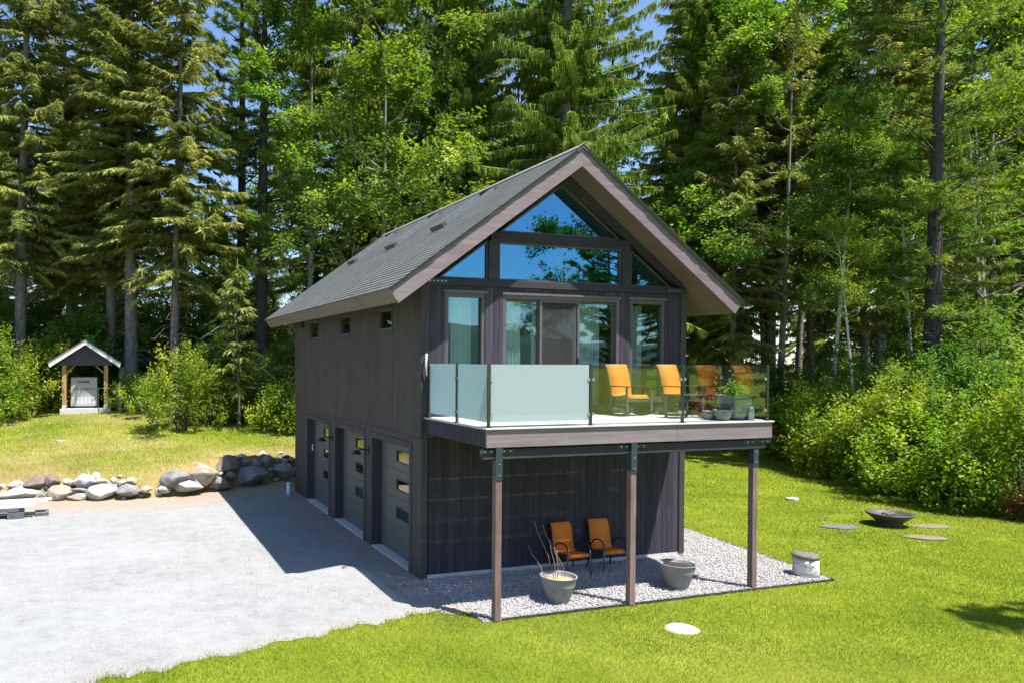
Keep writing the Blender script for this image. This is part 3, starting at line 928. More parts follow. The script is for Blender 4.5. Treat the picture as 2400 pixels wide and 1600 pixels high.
# ---- garage doors
for gi, (y0, y1) in enumerate(GD):
    d = empty('garage_door', parent=house)
    hp = (GZ-0.05)/4
    for k in range(4):
        pz0 = 0.05+k*hp; pz1 = pz0+hp-0.008
        wy0, wy1 = y0+0.52, y0+1.27
        hole = []
        if k >= 1: hole = [(wy0, wy1, pz0+0.19, pz0+0.43)]
        m = MB()
        for a, b, p, q in rects_minus(y0, y1, pz0, pz1, hole): m.box(0.20, 0.24, a, b, p, q)
        # shallow seams of a planked face
        pn = m.build('door_panel', M['garage'], d)
        if hole:
            a, b, p, q = hole[0]
            fr = MB()
            for u0_, u1_, v0_, v1_ in ((a-0.03, b+0.03, p-0.03, p), (a-0.03, b+0.03, q, q+0.03), (a-0.03, a, p, q), (b, b+0.03, p, q)): fr.box(0.185, 0.1995, u0_, u1_, v0_, v1_)
            fr.build('window_frame', M['garage'], pn)
            MB().box(0.215, 0.225, a, b, p, q).build('pane', M['glass_garage'], pn)
    # trim boards and jambs
    for bx in ((-0.04, -0.0, y0-0.13, y0, 0.02, GZ+0.13), (-0.04, -0.0, y1, y1+0.13, 0.02, GZ+0.13), (-0.041, -0.0, y0, y1, GZ, GZ+0.13)):
        MB().cbox(*bx, 0.004).build('door_trim', M['trim'], d)
    jb = MB(); jb.box(0.0, 0.20, y0-0.004, y0+0.012, 0.02, GZ); jb.box(0.0, 0.20, y1-0.012, y1+0.004, 0.02, GZ); jb.box(0.0, 0.20, y0+0.012, y1-0.012, GZ-0.012, GZ+0.004)
    jb.build('jamb', M['trim'], d)
    MB().box(-0.03, 0.30, y0+0.003, y1-0.003, -0.05, 0.045).build('threshold', M['concrete'], d)
MB().box(0.9, W-0.3, 0.4, L-0.4, -0.05, 0.0).build('garage_floor', M['concrete'], house)
for y, z in ((3.13, 2.2), (6.15, 2.2)):
    lm = MB(); lm.box(-0.05, -0.02, y-0.05, y+0.05, z-0.08, z+0.08)
    wall_lamp = lm.build('wall_lamp', M['black'], house)
    MB().tube([(-0.05, y, z+0.02), (-0.18, y, z+0.05), (-0.30, y, z+0.0)], 0.016, 6).build('lamp_arm', M['black'], wall_lamp)
    MB().lathe([(0.02, 0.05), (0.06, 0.03), (0.13, -0.04), (0.125, -0.045), (0.05, 0.0)], 14, (-0.32, y, z-0.02)).build('lamp_shade', M['black'], wall_lamp)
MB().cbox(-0.07, -0.035, 9.30, 9.62, 5.36, 5.54, 0.006).build('vent_hood', M['black'], house)
MB().cbox(-0.05, -0.02, 9.43, 9.53, 1.00, 1.14, 0.004).build('outlet_cover', M['frame_light'], house)
MB().cbox(0.12, 0.16, 8.80, 8.838, 1.55, 1.75, 0.004).build('keypad', M['white_paint'], house)
br = MB(); br.bar((-0.04, -0.06, 4.28), (-0.20, -0.16, 4.08), 0.02, 0.02); br.bar((-0.04, -0.06, 4.10), (-0.22, -0.18, 4.02), 0.02, 0.02)
br.build('bracket', M['black'], house)
MB().tube([(0.06, -0.10, 4.05), (0.03, -0.12, 4.28), (0.05, -0.10, 4.48)], 0.018, 6).build('cord_hook', M['white_paint'], house)

# ---- roof
roof = empty('roof', parent=house)
Y0, Y1 = -O_, L+OB
def slope_pt(side, u, n):
    """point on a slope: u metres up from the eave, n metres above the sheet; side -1 left, 1 right -> (x, z)"""
    x = -E_+u*CT-n*ST; z = ZE+u*ST+n*CT
    return (x, z) if side < 0 else (W-x, z)
SL = (W/2+E_)/CT
for side in (-1, 1):
    e = 0.0
    poly = [slope_pt(side, 0.02, 0), (W/2, ZR), (W/2, ZR-RT/CT), slope_pt(side, 0.02, -RT)]
    m = MB(); m.prism(poly, 1, Y0+0.045, Y1-0.045); m.build('roof_slab', M['soffit'], roof)
    poly = [slope_pt(side, -0.025, 0.0), slope_pt(side, 0.018, 0.0), slope_pt(side, 0.018, -RT), slope_pt(side, -0.025, -RT)]
    m = MB(); m.prism(poly, 1, Y0+0.043, Y1-0.043); m.build('eave_fascia', M['eave'], roof)
    poly = [slope_pt(side, -0.025, -0.03), (W/2, ZR-0.03/CT), (W/2, ZR-(RT+0.02)/CT), slope_pt(side, -0.025, -RT-0.02)]
    for ya, yb in ((Y0, Y0+0.042), (Y1-0.042, Y1)):
        m = MB(); m.prism(poly, 1, ya, yb); m.build('rake_fascia', M['fascia'], roof)
    poly = [slope_pt(side, -0.045, 0.012), (W/2, ZR+0.012/CT), (W/2, ZR-0.028/CT), slope_pt(side, -0.045, -0.028)]
    for ya, yb in ((Y0-0.03, Y0+0.044), (Y1-0.044, Y1+0.03)):
        m = MB(); m.prism(poly, 1, ya, yb); m.build('drip_edge', M['frame'], roof)
    # soffit board along the wall line
    poly = [slope_pt(side, 1.1, -RT-0.001), slope_pt(side, SL-0.3, -RT-0.001), slope_pt(side, SL-0.3, -RT-0.05), slope_pt(side, 1.1, -RT-0.05)]
    m = MB(); m.prism(poly, 1, -0.10, -0.036); m.build('soffit_strip', M['beam'], roof)
def shingles():
    rg = np.random.RandomState(8)
    ex = 0.1425
    nc = int(SL/ex)
    for side in (-1, 1):
        for c in range(nc):
            u0 = -0.05+c*ex; u1 = min(u0+ex+0.055, SL-0.005)
            y = Y0-0.045-rg.uniform(0, 0.02)
            V = []; F = []; T = []
            while y < Y1+0.03:
                l = rg.choice([0.33, 0.5, 1.0]); ye = min(y+l, Y1+0.045)
                t = rg.uniform(0, 1); th = 0.0075; du = 0.0
                a, b = y, ye
                pr = [slope_pt(side, u0+du, 0.016), slope_pt(side, u0+du, 0.016+th), slope_pt(side, u1, 0.0175), slope_pt(side, u1, 0.013)]
                k = len(V)
                V += [(p[0], yy, p[1]) for yy in (a, b) for p in pr]
                fs = [(0, 1, 5, 4), (1, 2, 6, 5)]
                if side > 0: fs = [tuple(reversed(f)) for f in fs]
                F += [tuple(i+k for i in f) for f in fs]; T += [t]*2
                y = ye
            link('shingle_course', tri_mesh('shingle_course', V, F, M['shingle'], T), roof)
shingles()
# ridge caps
rgc = random.Random(3)
y = Y0-0.04
k = 0
capm = MB()
capm.prism([(-0.15, -0.15*math.tan(TH)), (0, 0.0), (0.15, -0.15*math.tan(TH)), (0.15, -0.15*math.tan(TH)+0.016), (0, 0.018), (-0.15, -0.15*math.tan(TH)+0.016)], 1, 0, 0.30)
capme = capm.mesh('ridge_cap', M['shingle'])
while y < Y1-0.2:
    link('ridge_cap', capme, roof, (W/2, y, ZR+0.044), (math.radians(-1.6), 0, 0))
    y += 0.20
# skylights
for yc in (2.33, 5.40, 8.78):
    s = empty('skylight', parent=roof)
    hw = 0.30
    ua, ub = (1.42+E_)/CT, (2.76+E_)/CT
    def sp(u, n, yy):
        x, z = slope_pt(-1, u, n); return (x, yy, z)
    def slab(mb, u0, u1, y0, y1, n0, n1):
        P = [slope_pt(-1, u0, n0), slope_pt(-1, u1, n0), slope_pt(-1, u1, n1), slope_pt(-1, u0, n1)]
        return mb.prism(P, 1, y0, y1)
    slab(MB(), ua+0.08, ub-0.08, yc-hw-0.03, yc-hw+0.02, 0.02, 0.10).build('side_flashing', M['flashing'], s)
    slab(MB(), ua+0.08, ub-0.08, yc+hw-0.02, yc+hw+0.03, 0.02, 0.10).build('side_flashing', M['flashing'], s)
    slab(MB(), ua-0.03, ua+0.079, yc-hw-0.05, yc+hw+0.04, 0.02, 0.12).build('end_cover', M['frame'], s)
    slab(MB(), ub-0.079, ub+0.03, yc-hw-0.03, yc+hw+0.03, 0.02, 0.12).build('end_cover', M['frame'], s)
    slab(MB(), ua+0.08, ub-0.08, yc-hw+0.021, yc+hw-0.021, 0.052, 0.062).build('pane', M['glass_roof'], s)

# ---- deck
D = 2.557; XL, XR, ZD = 0.058, 6.193, 3.23
deck = empty('deck', parent=house)
nb = 18; bwid = (D+0.03)/nb
for k in range(nb):
    yc = -D-0.03+bwid*(k+0.5)
    gp_ = (0.006, 0.013, 0.006, 0.007, 0.012, 0.006, 0.014, 0.006)[k % 8]
    shared_box('deck_board', (XR-XL+0.06, bwid-gp_, 0.026), M['deck'], deck, ((XL+XR)/2, yc-0.004, ZD-0.013))
MB().cbox(XL, XR, -D, -D+0.04, 2.903, ZD-0.03, 0.004).build('rim_board', M['fascia'], deck)
MB().box(3.95, 3.953, -D-0.0015, -D, 2.906, ZD-0.031).build('board_joint', M['black'], deck)
for xa_, xb_ in ((XL, XL+0.04), (XR-0.04, XR)):
    MB().cbox(xa_, xb_, -D+0.041, -0.025, 2.905, ZD-0.03, 0.004).build('rim_board', M['siding'], deck)
for k in range(15):
    x = XL+0.30+k*0.40
    shared_box('joist', (0.04, D-0.10, 0.20), M['beam'], deck, (x, -D/2, ZD-0.03-0.105))
MB().cbox(0.03, 6.10, -2.50, -2.36, 2.70, 2.868, 0.006).build('deck_beam', M['beam'], deck)
for px, py in ((0.29, -2.50), (3.0, -2.50), (5.88, -2.42)):
    h = 0.06
    po = MB().cbox(px-h, px+h, py-h, py+h, 0.0, 2.40, 0.006).build('deck_post', M['post'], house)
    st = MB(); st.box(px-h-0.002, px+h+0.002, py-h-0.012, py-h-0.001, 2.36, 2.90)
    sp_ = st.build('steel_strap', M['steel'], po)
    MB().cbox(px-0.058, px+0.058, py-0.058, py+0.058, 2.401, 2.70, 0.004).build('post_cap', M['steel'], po)
    st2 = MB(); st2.box(px-0.32, px+0.32, -2.512, -2.502, 2.80, 2.868)
    st2.build('beam_plate', M['steel'], po)
    for bz in (2.44, 2.63):
        MB().tube([(px, py-h-0.012, bz), (px, py-h-0.024, bz)], 0.014, 6).build('bolt', M['bolt'], po)
    for bx_ in (-0.24, -0.12, 0.12, 0.24):
        MB().tube([(px+bx_, -2.512, 2.835), (px+bx_, -2.524, 2.835)], 0.014, 6).build('bolt', M['bolt'], po)

# railing: posts with clips, glass panels
def rail_post(x, y, sides):
    p = MB().cbox(x-0.024, x+0.024, y-0.024, y+0.024, ZD, ZD+1.07, 0.004).build('railing_post', M['bronze'], house)
    MB().box(x-0.045, x+0.045, y-0.045, y+0.045, ZD, ZD+0.012).build('base_plate', M['bronze'], p)
    for dx, dy in sides:
        for z in (ZD+0.20, ZD+0.80):
            cx, cy = x+dx*0.045, y+dy*0.045
            MB().cbox(cx-0.021, cx+0.021, cy-0.021, cy+0.021, z-0.026, z+0.026, 0.004).build('glass_clip', M['clip'], p)
RX0, RX1, RY0 = 0.12, 6.12, -2.50
for x, s in ((RX0, [(1, 0), (0, 1)]), (2.12, [(-1, 0), (1, 0)]), (4.11, [(-1, 0), (1, 0)]), (RX1, [(-1, 0), (0, 1)])): rail_post(x, RY0, s)
for x in (RX0, RX1):
    rail_post(x, -1.32, [(0, -1), (0, 1)]); rail_post(x, -0.09, [(0, -1)])
def panel(a, b, mat):
    (ax, ay), (bx, by) = a, b
    if abs(ax-bx) > 0.1: bxs = (min(ax, bx)+0.04, max(ax, bx)-0.04, ay-0.006, ay+0.006, ZD+0.09, ZD+1.055)
    else: bxs = (ax-0.006, ax+0.006, min(ay, by)+0.04, max(ay, by)-0.04, ZD+0.09, ZD+1.055)
    MB().box(*bxs).build('glass_panel', M[mat], house)
panel((RX0, RY0), (2.12, RY0), 'frosted'); panel((2.12, RY0), (4.11, RY0), 'glass_clear'); panel((4.11, RY0), (RX1, RY0), 'glass_clear')
panel((RX0, RY0), (RX0, -1.32), 'frosted'); panel((RX0, -1.32), (RX0, -0.09), 'frosted')
panel((RX1, RY0), (RX1, -1.32), 'glass_clear'); panel((RX1, -1.32), (RX1, -0.09), 'glass_clear')

# ---- things inside the glazing
def curtain(x0, x1, y, z0, z1, label, folds=9, slant=0.0):
    n = folds*4
    V = []; F = []
    for i in range(n+1):
        t = i/n
        off = 0.035*math.sin(t*folds*2*math.pi)
        V += [(x0+(x1-x0)*t, y+off, z0), (x0+(x1-x0)*t*(1-slant)+slant*(x1-x0)*0.0, y+off*0.6, z1)]
    F = [(2*i, 2*i+2, 2*i+3, 2*i+1) for i in range(n)]
    o = link('curtain', tri_mesh('curtain', V, F, M['curtain'], smooth=True))
    tag(o, label, 'curtain', 'pale curtains behind the upstairs glazing')
curtain(0.78, 1.25, 0.35, 3.25, 5.65, 'pale curtain behind the tall window next to the house corner', 5)
curtain(1.90, 2.42, 0.36, 3.25, 5.60, 'pale pleated curtain behind the left leaf of the sliding door', 6)
curtain(2.72, 3.00, 0.42, 3.25, 5.55, 'narrow grey curtain behind the insect screen of the sliding door', 4)
curtain(3.72, 4.42, 0.38, 3.25, 5.55, 'pale curtain behind the right leaf of the sliding door', 8)
curtain(5.05, 5.55, 0.38, 3.25, 5.6, 'pale curtain behind the tall window by the rocking chairs', 6)
curtain(1.78, 2.05, 0.8, 5.6, 6.55, 'short white curtain at the left end of the wide gable pane', 4)
curtain(4.22, 4.50, 0.8, 5.6, 6.5, 'short white curtain at the right end of the wide gable pane', 4, 0.3)
lampo = empty('ceiling_lamp', (3.95, 1.2, 6.72), label='pale faceted pendant lamp behind the wide gable pane', cat='lamp')
MB().lathe([(0.30, 0.0), (0.22, -0.06), (0.02, -0.16), (0.0, -0.165)], 6).build('lamp_shade', M['lamp_white'], lampo)
MB().tube([(0, 0, 0.0), (0, 0, 0.9)], 0.01, 6).build('cord', M['black'], lampo)
# ------------------------------------------------------------------ furniture
def sling(mb, prof, w, th=0.012):
    """fabric sling swept along a profile of (y, z), width w"""
    n = len(prof)
    V = []
    for i, (y, z) in enumerate(prof):
        a = Vector(prof[max(i-1, 0)]); b = Vector(prof[min(i+1, n-1)])
        d = (b-a).normalized(); nn = Vector((-d.y, d.x))*th/2
        for s in (-1, 1):
            V += [(s*w/2, y+nn.x, z+nn.y), (s*w/2, y-nn.x, z-nn.y)]
    F = []
    for i in range(n-1):
        k = i*4
        F += [(k, k+2, k+6, k+4), (k+1, k+5, k+7, k+3), (k, k+4, k+5, k+1), (k+2, k+3, k+7, k+6)]
    F += [(0, 1, 3, 2), ((n-1)*4, (n-1)*4+2, (n-1)*4+3, (n-1)*4+1)]
    mb.add(V, F, smooth=True)
    return mb
def smooth_prof(pts, n=6):
    out = []
    P = [Vector(p) for p in pts]
    P = [P[0]*2-P[1]]+P+[P[-1]*2-P[-2]]
    for i in range(1, len(P)-2):
        for k in range(n):
            t = k/n
            a, b, c, d = P[i-1], P[i], P[i+1], P[i+2]
            v = 0.5*((2*b)+(c-a)*t+(2*a-5*b+4*c-d)*t*t+(3*b-a-3*c+d)*t**3)
            out.append((v.x, v.y))
    out.append(tuple(P[-2]))
    return out

def rocking_chair(loc, rz, label):
    c = empty('rocking_chair', loc, rz, label, 'chair', 'orange rocking chairs on the deck')
    # faces -y; seat front y=-0.30, back top y=+0.42
    prof = smooth_prof([(-0.33, 0.36), (-0.30, 0.425), (-0.20, 0.43), (0.05, 0.39), (0.16, 0.40), (0.22, 0.50), (0.27, 0.66), (0.31, 0.83), (0.37, 0.98), (0.42, 1.05), (0.46, 1.04), (0.46, 0.99)])
    sling(MB(), prof, 0.52).build('sling_seat', M['orange'], c)
    for s in (-1, 1):
        x = s*0.30
        rail = MB(); rail.tube([(s*0.27, y, z) for y, z in prof], 0.012, 6); rail.build('side_rail', M['chair_metal'], c)
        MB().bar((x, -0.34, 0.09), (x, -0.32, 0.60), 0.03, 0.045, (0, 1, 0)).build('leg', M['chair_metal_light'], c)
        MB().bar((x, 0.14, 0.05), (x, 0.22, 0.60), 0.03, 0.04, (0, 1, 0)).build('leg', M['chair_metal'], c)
        MB().cbox(x-0.03, x+0.03, -0.40, 0.26, 0.595, 0.62, 0.006).build('armrest', M['chair_metal'], c)
        rk = MB()
        pts = []
        for k in range(13):
            t = -1+2*k/12
            pts.append((x, 0.0+t*0.52, 0.018+0.11*t*t))
        for p, q in zip(pts[:-1], pts[1:]): rk.bar(p, q, 0.03, 0.036)
        rk.build('rocker', M['chair_metal'], c)
        MB().bar((x, -0.33, 0.33), (x, 0.18, 0.30), 0.022, 0.05).build('seat_rail', M['chair_metal'], c)
        MB().bar((x, -0.32, 0.20), (x, 0.14, 0.20), 0.02, 0.05).build('side_stretcher', M['black'], c)
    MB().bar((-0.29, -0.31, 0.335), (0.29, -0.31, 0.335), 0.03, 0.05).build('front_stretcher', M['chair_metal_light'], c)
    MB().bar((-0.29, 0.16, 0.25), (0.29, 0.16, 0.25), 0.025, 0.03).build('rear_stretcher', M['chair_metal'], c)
    return c
rocking_chair((4.42, -0.62, ZD), 0.0, 'orange rocking chair standing free on the deck, the one nearer the frosted glass')
rocking_chair((5.62, -0.78, ZD), 0.06, 'orange rocking chair partly hidden behind the small deck table')

def side_table():
    t = empty('side_table', (5.02, -1.55, ZD), 0.05, 'small grey metal side table in front of the right rocking chair', 'table')
    MB().cbox(-0.30, 0.30, -0.24, 0.24, 0.445, 0.475, 0.006).build('table_top', M['chair_metal'], t)
    MB().cbox(-0.27, 0.27, -0.21, -0.185, 0.39, 0.444, 0.004).build('apron', M['chair_metal'], t)
    MB().cbox(-0.27, 0.27, 0.185, 0.21, 0.39, 0.444, 0.004).build('apron', M['chair_metal'], t)
    for sx in (-1, 1):
        for sy in (-1, 1):
            shared_box('leg', (0.045, 0.045, 0.444), M['chair_metal_light'], t, (sx*0.265, sy*0.205, 0.222))
side_table()

def patio_chair(loc, rz, label):
    c = empty('patio_chair', loc, rz, label, 'chair', 'stacking chairs under the deck')
    prof = smooth_prof([(-0.27, 0.37), (-0.25, 0.42), (-0.18, 0.43), (0.10, 0.385), (0.18, 0.40), (0.23, 0.52), (0.27, 0.70), (0.30, 0.86), (0.35, 0.95), (0.40, 0.96)])
    sling(MB(), prof, 0.50).build('sling_seat', M['orange_deep'], c)
    for s in (-1, 1):
        x = s*0.27
        MB().tube([(s*0.255, y, z) for y, z in prof], 0.012, 6).build('side_rail', M['black'], c)
        # looped arm running down into the front leg
        pts = [(x, 0.20, 0.46), (x, 0.12, 0.56), (x, 0.0, 0.625), (x, -0.14, 0.64), (x, -0.24, 0.60), (x, -0.28, 0.50)]
        pr = smooth_prof([(p[1], p[2]) for p in pts], 5)
        MB().tube([(x, y, z) for y, z in pr], 0.016, 7).build('armrest', M['black'], c)
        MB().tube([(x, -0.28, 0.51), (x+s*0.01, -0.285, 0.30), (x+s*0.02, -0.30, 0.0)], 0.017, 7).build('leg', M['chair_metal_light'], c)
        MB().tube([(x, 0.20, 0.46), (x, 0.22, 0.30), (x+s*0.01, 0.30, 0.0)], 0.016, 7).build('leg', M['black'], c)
    MB().tube([(-0.27, -0.27, 0.36), (0.27, -0.27, 0.36)], 0.013, 6).build('front_stretcher', M['chair_metal'], c)
    MB().tube([(-0.26, 0.21, 0.36), (0.26, 0.21, 0.36)], 0.012, 6).build('rear_stretcher', M['black'], c)
patio_chair((3.10, -0.52, 0.02), 0.04, 'orange stacking chair under the deck, the one behind the twiggy pot')
patio_chair((4.03, -0.48, 0.02), -0.03, 'orange stacking chair under the deck, partly behind the middle post')

def planter(name, loc, r, h, mat, label, soil, prof=None, group=None, fill=0.82, band=True):
    p = empty(name, loc, 0, label, 'planter', group)
    rb = r*0.56
    pr = prof or [(rb, 0.0), (rb*1.02, 0.01), (rb+(r-rb)*0.66, h*0.62), (rb+(r-rb)*0.72, h*0.63), (rb+(r-rb)*0.70, h*0.67), (r*0.97, h*0.97), (r, h*0.985), (r, h), (r*0.93, h), (r*0.90, h*0.93), (r*0.84, h*fill-0.02)]
    MB().lathe(pr, 36).build('bowl', mat, p)
    MB().lathe([(r*0.86, h*fill-0.03), (r*0.86, h*fill), (r*0.5, h*fill+0.012), (0.0, h*fill+0.02)], 24, wob=lambda a, z: 0.02*math.sin(5*a)).build('soil', soil, p)
    return p
pt = planter('planter', (1.82, -2.02, 0.02), 0.335, 0.47, M['pot'], 'grey planter holding bare dry twigs on the gravel', M['soil'], group='grey planters on the gravel')
rg_ = random.Random(7)
for k, (dx, dy, hx, hy, hz) in enumerate(((-0.05, 0.05, -0.30, 0.3, 1.05), (-0.05, 0.02, -0.10, 0.1, 0.72), (0.15, 0.05, -0.18, 0.2, 0.98), (0.18, 0.02, -0.02, 0.1, 0.62), (-0.2, 0.1, -0.42, 0.25, 0.60), (-0.03, 0.0, 0.0, 0.05, 0.55))):
    P = [(dx, dy, 0.36), (dx*0.6+hx*0.4+0.02, dy+hy*0.3, 0.36+hz*0.42), (dx*0.2+hx*0.8-0.02, dy+hy*0.7, 0.36+hz*0.8), (hx, dy+hy, 0.36+hz)]
    MB().tube(P, [0.006, 0.006, 0.005, 0.007], 5).build('twig', M['twig'], pt)
planter('planter', (4.48, -2.01, 0.02), 0.335, 0.47, M['pot'], 'empty grey planter with dark soil on the gravel, right of the middle post', M['dark_soil'], group='grey planters on the gravel', fill=0.88)

bp_ = planter('deck_planter', (5.70, -2.12, ZD+0.03), 0.345, 0.45, M['pot_blue'], 'large blue-grey planter with sparse grass on the deck corner', M['dark_soil'], fill=0.9)
MB().lathe([(0.21, -0.03), (0.23, -0.012), (0.22, -0.001), (0.10, -0.001)], 24).build('saucer', M['black'], bp_)
planter('small_pot', (5.30, -2.25, ZD+0.014), 0.165, 0.19, M['pot_sage'], 'small sage green pot on a saucer in front of the big deck planter', M['dark_soil'], [(0.11, 0), (0.135, 0.06), (0.16, 0.14), (0.155, 0.17), (0.168, 0.175), (0.168, 0.19), (0.15, 0.19), (0.14, 0.15)], fill=0.85)
MB_s = MB().lathe([(0.12, -0.014), (0.13, -0.002), (0.11, 0.0)], 20)
tag(MB_s.build('pot_saucer', M['terracotta'], None, (5.30, -2.25, ZD+0.0145)), 'reddish clay saucer under the small sage pot', 'saucer')
planter('small_pot', (5.20, -2.02, ZD+0.004), 0.13, 0.17, M['pot'], 'small dark grey pot tucked behind the sage pot', M['dark_soil'], [(0.09, 0), (0.11, 0.1), (0.125, 0.15), (0.135, 0.155), (0.135, 0.17), (0.12, 0.17), (0.11, 0.14)], fill=0.85)
wc = empty('watering_can', (5.90, -2.33, ZD), 0.4, 'pale blue metal watering can beside the big deck planter', 'watering can')
MB().lathe([(0.065, 0.0), (0.065, 0.235), (0.055, 0.25), (0.02, 0.262), (0.0, 0.265)], 18).build('body', M['zinc'], wc)
MB().tube([(math.cos(a)*0.045, 0, 0.285+math.sin(a)*0.045) for a in np.linspace(-0.4, 3.6, 12)], 0.008, 6).build('handle', M['zinc'], wc)
MB().tube([(0.06, 0, 0.05), (0.12, 0, 0.14), (0.16, 0, 0.24)], [0.015, 0.012, 0.01], 7).build('spout', M['zinc'], wc)
lt = empty('lantern', (5.82, -2.22, ZD), 0.1, 'dark grey canister beside the watering can', 'canister')
MB().cbox(-0.06, 0.06, -0.06, 0.06, 0, 0.22, 0.01).build('body', M['chair_metal'], lt)
MB().cbox(-0.066, 0.066, -0.066, 0.066, 0.2205, 0.24, 0.006).build('lid', M['zinc'], lt)

# ------------------------------------------------------------------ yard things
st = empty('birch_stump', (7.62, -2.12, 0.0), 0, 'upright cut birch log standing at the corner of the gravel', 'log')
MB().lathe([(0.25, 0.0), (0.24, 0.12), (0.236, 0.26), (0.24, 0.37)], 28, wob=lambda a, z: 0.03*math.sin(3*a+1)+0.015*math.sin(7*a+z*4)).build('bark', M['birch'], st)
MB().lathe([(0.246, 0.37), (0.244, 0.43), (0.235, 0.445), (0.12, 0.452), (0.0, 0.45)], 28, wob=lambda a, z: 0.03*math.sin(3*a+1)+0.02*math.sin(9*a)).build('cut_end', M['stump_top'], st)

fb = empty('fire_bowl', (14.02, 0.78, 0.0), 0.4, 'wide dark iron fire bowl standing on the lawn', 'fire pit', scale=0.84)
MB().lathe([(0.36, -0.03), (0.37, 0.03), (0.35, 0.10), (0.46, 0.20), (0.60, 0.32), (0.645, 0.35), (0.65, 0.40), (0.60, 0.405), (0.55, 0.35), (0.34, 0.22), (0.0, 0.19)], 32).build('bowl', M['iron'], fb)
for a in (0.3, 2.3, 4.4):
    MB().tube([(math.cos(a)*0.36, math.sin(a)*0.36, 0.26), (-math.cos(a+0.4)*0.2, -math.sin(a+0.4)*0.2, 0.36)], 0.05, 7).build('log', M['log'], fb)
def flat_stone(name, loc, rx, ry, rz, mat, label, seed, h=0.002, group=None):
    rg = random.Random(seed)
    n = 14
    poly = []
    for k in range(n):
        a = 2*math.pi*k/n
        r = 1+rg.uniform(-0.14, 0.10)
        poly.append((math.cos(a)*rx*0.85*r, math.sin(a)*ry*0.85*r))
    m = MB(); m.prism(poly, 2, -0.05, h)
    o = m.build(name, mat, None, loc, (0, 0, rz))
    return tag(o, label, 'stone' if 'stone' in name else 'cover', group)
flat_stone('flagstone', (12.6, 1.05, 0.0), 0.62, 0.33, -0.3, M['flag'], 'grey flagstone in the lawn, nearest the house of those round the fire bowl', 1, group='flagstones round the fire bowl')
flat_stone('flagstone', (13.75, 1.95, 0.0), 0.78, 0.32, -0.2, M['flag'], 'grey flagstone in the lawn behind the fire bowl', 2, group='flagstones round the fire bowl')
flat_stone('flagstone', (13.5, -0.48, 0.0), 0.62, 0.30, -0.5, M['flag_tan'], 'tan flagstone in the lawn in front of the fire bowl', 3, group='flagstones round the fire bowl')
flat_stone('flagstone', (15.0, 0.35, 0.0), 0.70, 0.28, -0.3, M['flag_tan'], 'brownish flagstone in the lawn right of the fire bowl', 4, group='flagstones round the fire bowl')
flat_stone('pale_stone', (14.75, 4.4, 0.0), 0.24, 0.2, -0.2, M['rock_white'], 'pale half-buried stone in the lawn beyond the deck', 5, 0.05)
flat_stone('tan_stone', (20.6, 8.4, 0.02), 0.30, 0.22, 0, M['rock_tan'], 'small tan stone at the foot of the hedge', 6, 0.05)
flat_stone('field_stone', (-7.6, 16.4, 0.0+float(height(-7.6, 16.4))), 0.22, 0.14, 0, M['rock_white'], 'small pale stone in the dry grass below the generator shelter', 7, 0.06)
sl = empty('septic_lid', (2.98, -3.78, 0.0), 0, 'round pale cover set flush in the front lawn', 'cover')
MB().lathe([(0.225, -0.05), (0.225, 0.012), (0.215, 0.02), (0.0, 0.024)], 28).build('cover', M['lid'], sl)
MB().lathe([(0.26, -0.05), (0.255, 0.004), (0.227, 0.004)], 28, wob=lambda a, z: 0.10*math.sin(2*a+2)+0.04*math.sin(7*a)).build('collar', M['soil'], sl)
pv = empty('pvc_pipe', (-0.40, 9.75, 0.0), 0, 'short pale plastic pipe standing by the garage corner', 'pipe')
MB().tube([(0, 0, -0.05), (0, 0, 0.36)], 0.062, 14).build('pipe', M['pvc'], pv)
MB().tube([(0, 0, 0.361), (0, 0, 0.43)], 0.073, 14).build('cap', M['pvc'], pv)

# black edging round the gravel
eg = empty('lawn_edging', (0, 0, 0), 0, 'thin black edging strip between the gravel and the lawn', 'edging')
m = MB(); m.bar((0.40, -2.515, -0.004), (7.9, -2.515, -0.004), 0.02, 0.055); m.build('edging_strip', M['edging'], eg)
m = MB(); m.bar((7.89, -2.50, -0.004), (8.44, 2.42, -0.004), 0.02, 0.055); m.build('edging_strip', M['edging'], eg)

# stacked boards at the edge of the drive
ls = empty('board_stack', (-9.2, 8.75, 0.0), 0.03, 'low stack of pale metal planks on dark blocks at the edge of the drive', 'boards')
for (x, y, z, l, w, h, mt) in ((0.0, 0.32, 0.40, 3.6, 0.22, 0.05, 'galv'), (-0.05, 0.05, 0.41, 3.5, 0.24, 0.05, 'galv'), (-0.3, -0.2, 0.33, 3.4, 0.20, 0.06, 'galv'), (-0.6, -0.1, 0.245, 3.2, 0.4, 0.10, 'chair_metal_light')):
    shared_box('plank', (l, w, h), M[mt], ls, (x, y, z), (0, 0, 0.0))
for (x, y, z, l, w, h) in ((0.9, 0.0, 0.09, 0.42, 0.7, 0.18), (-0.2, 0.0, 0.09, 0.9, 0.5, 0.17), (1.55, 0.1, 0.05, 0.35, 0.5, 0.10), (-1.0, -0.35, 0.07, 1.2, 0.35, 0.14)):
    shared_box('block', (l, w, h), M['dark_stack'], ls, (x, y, z), (0, 0, 0.05))

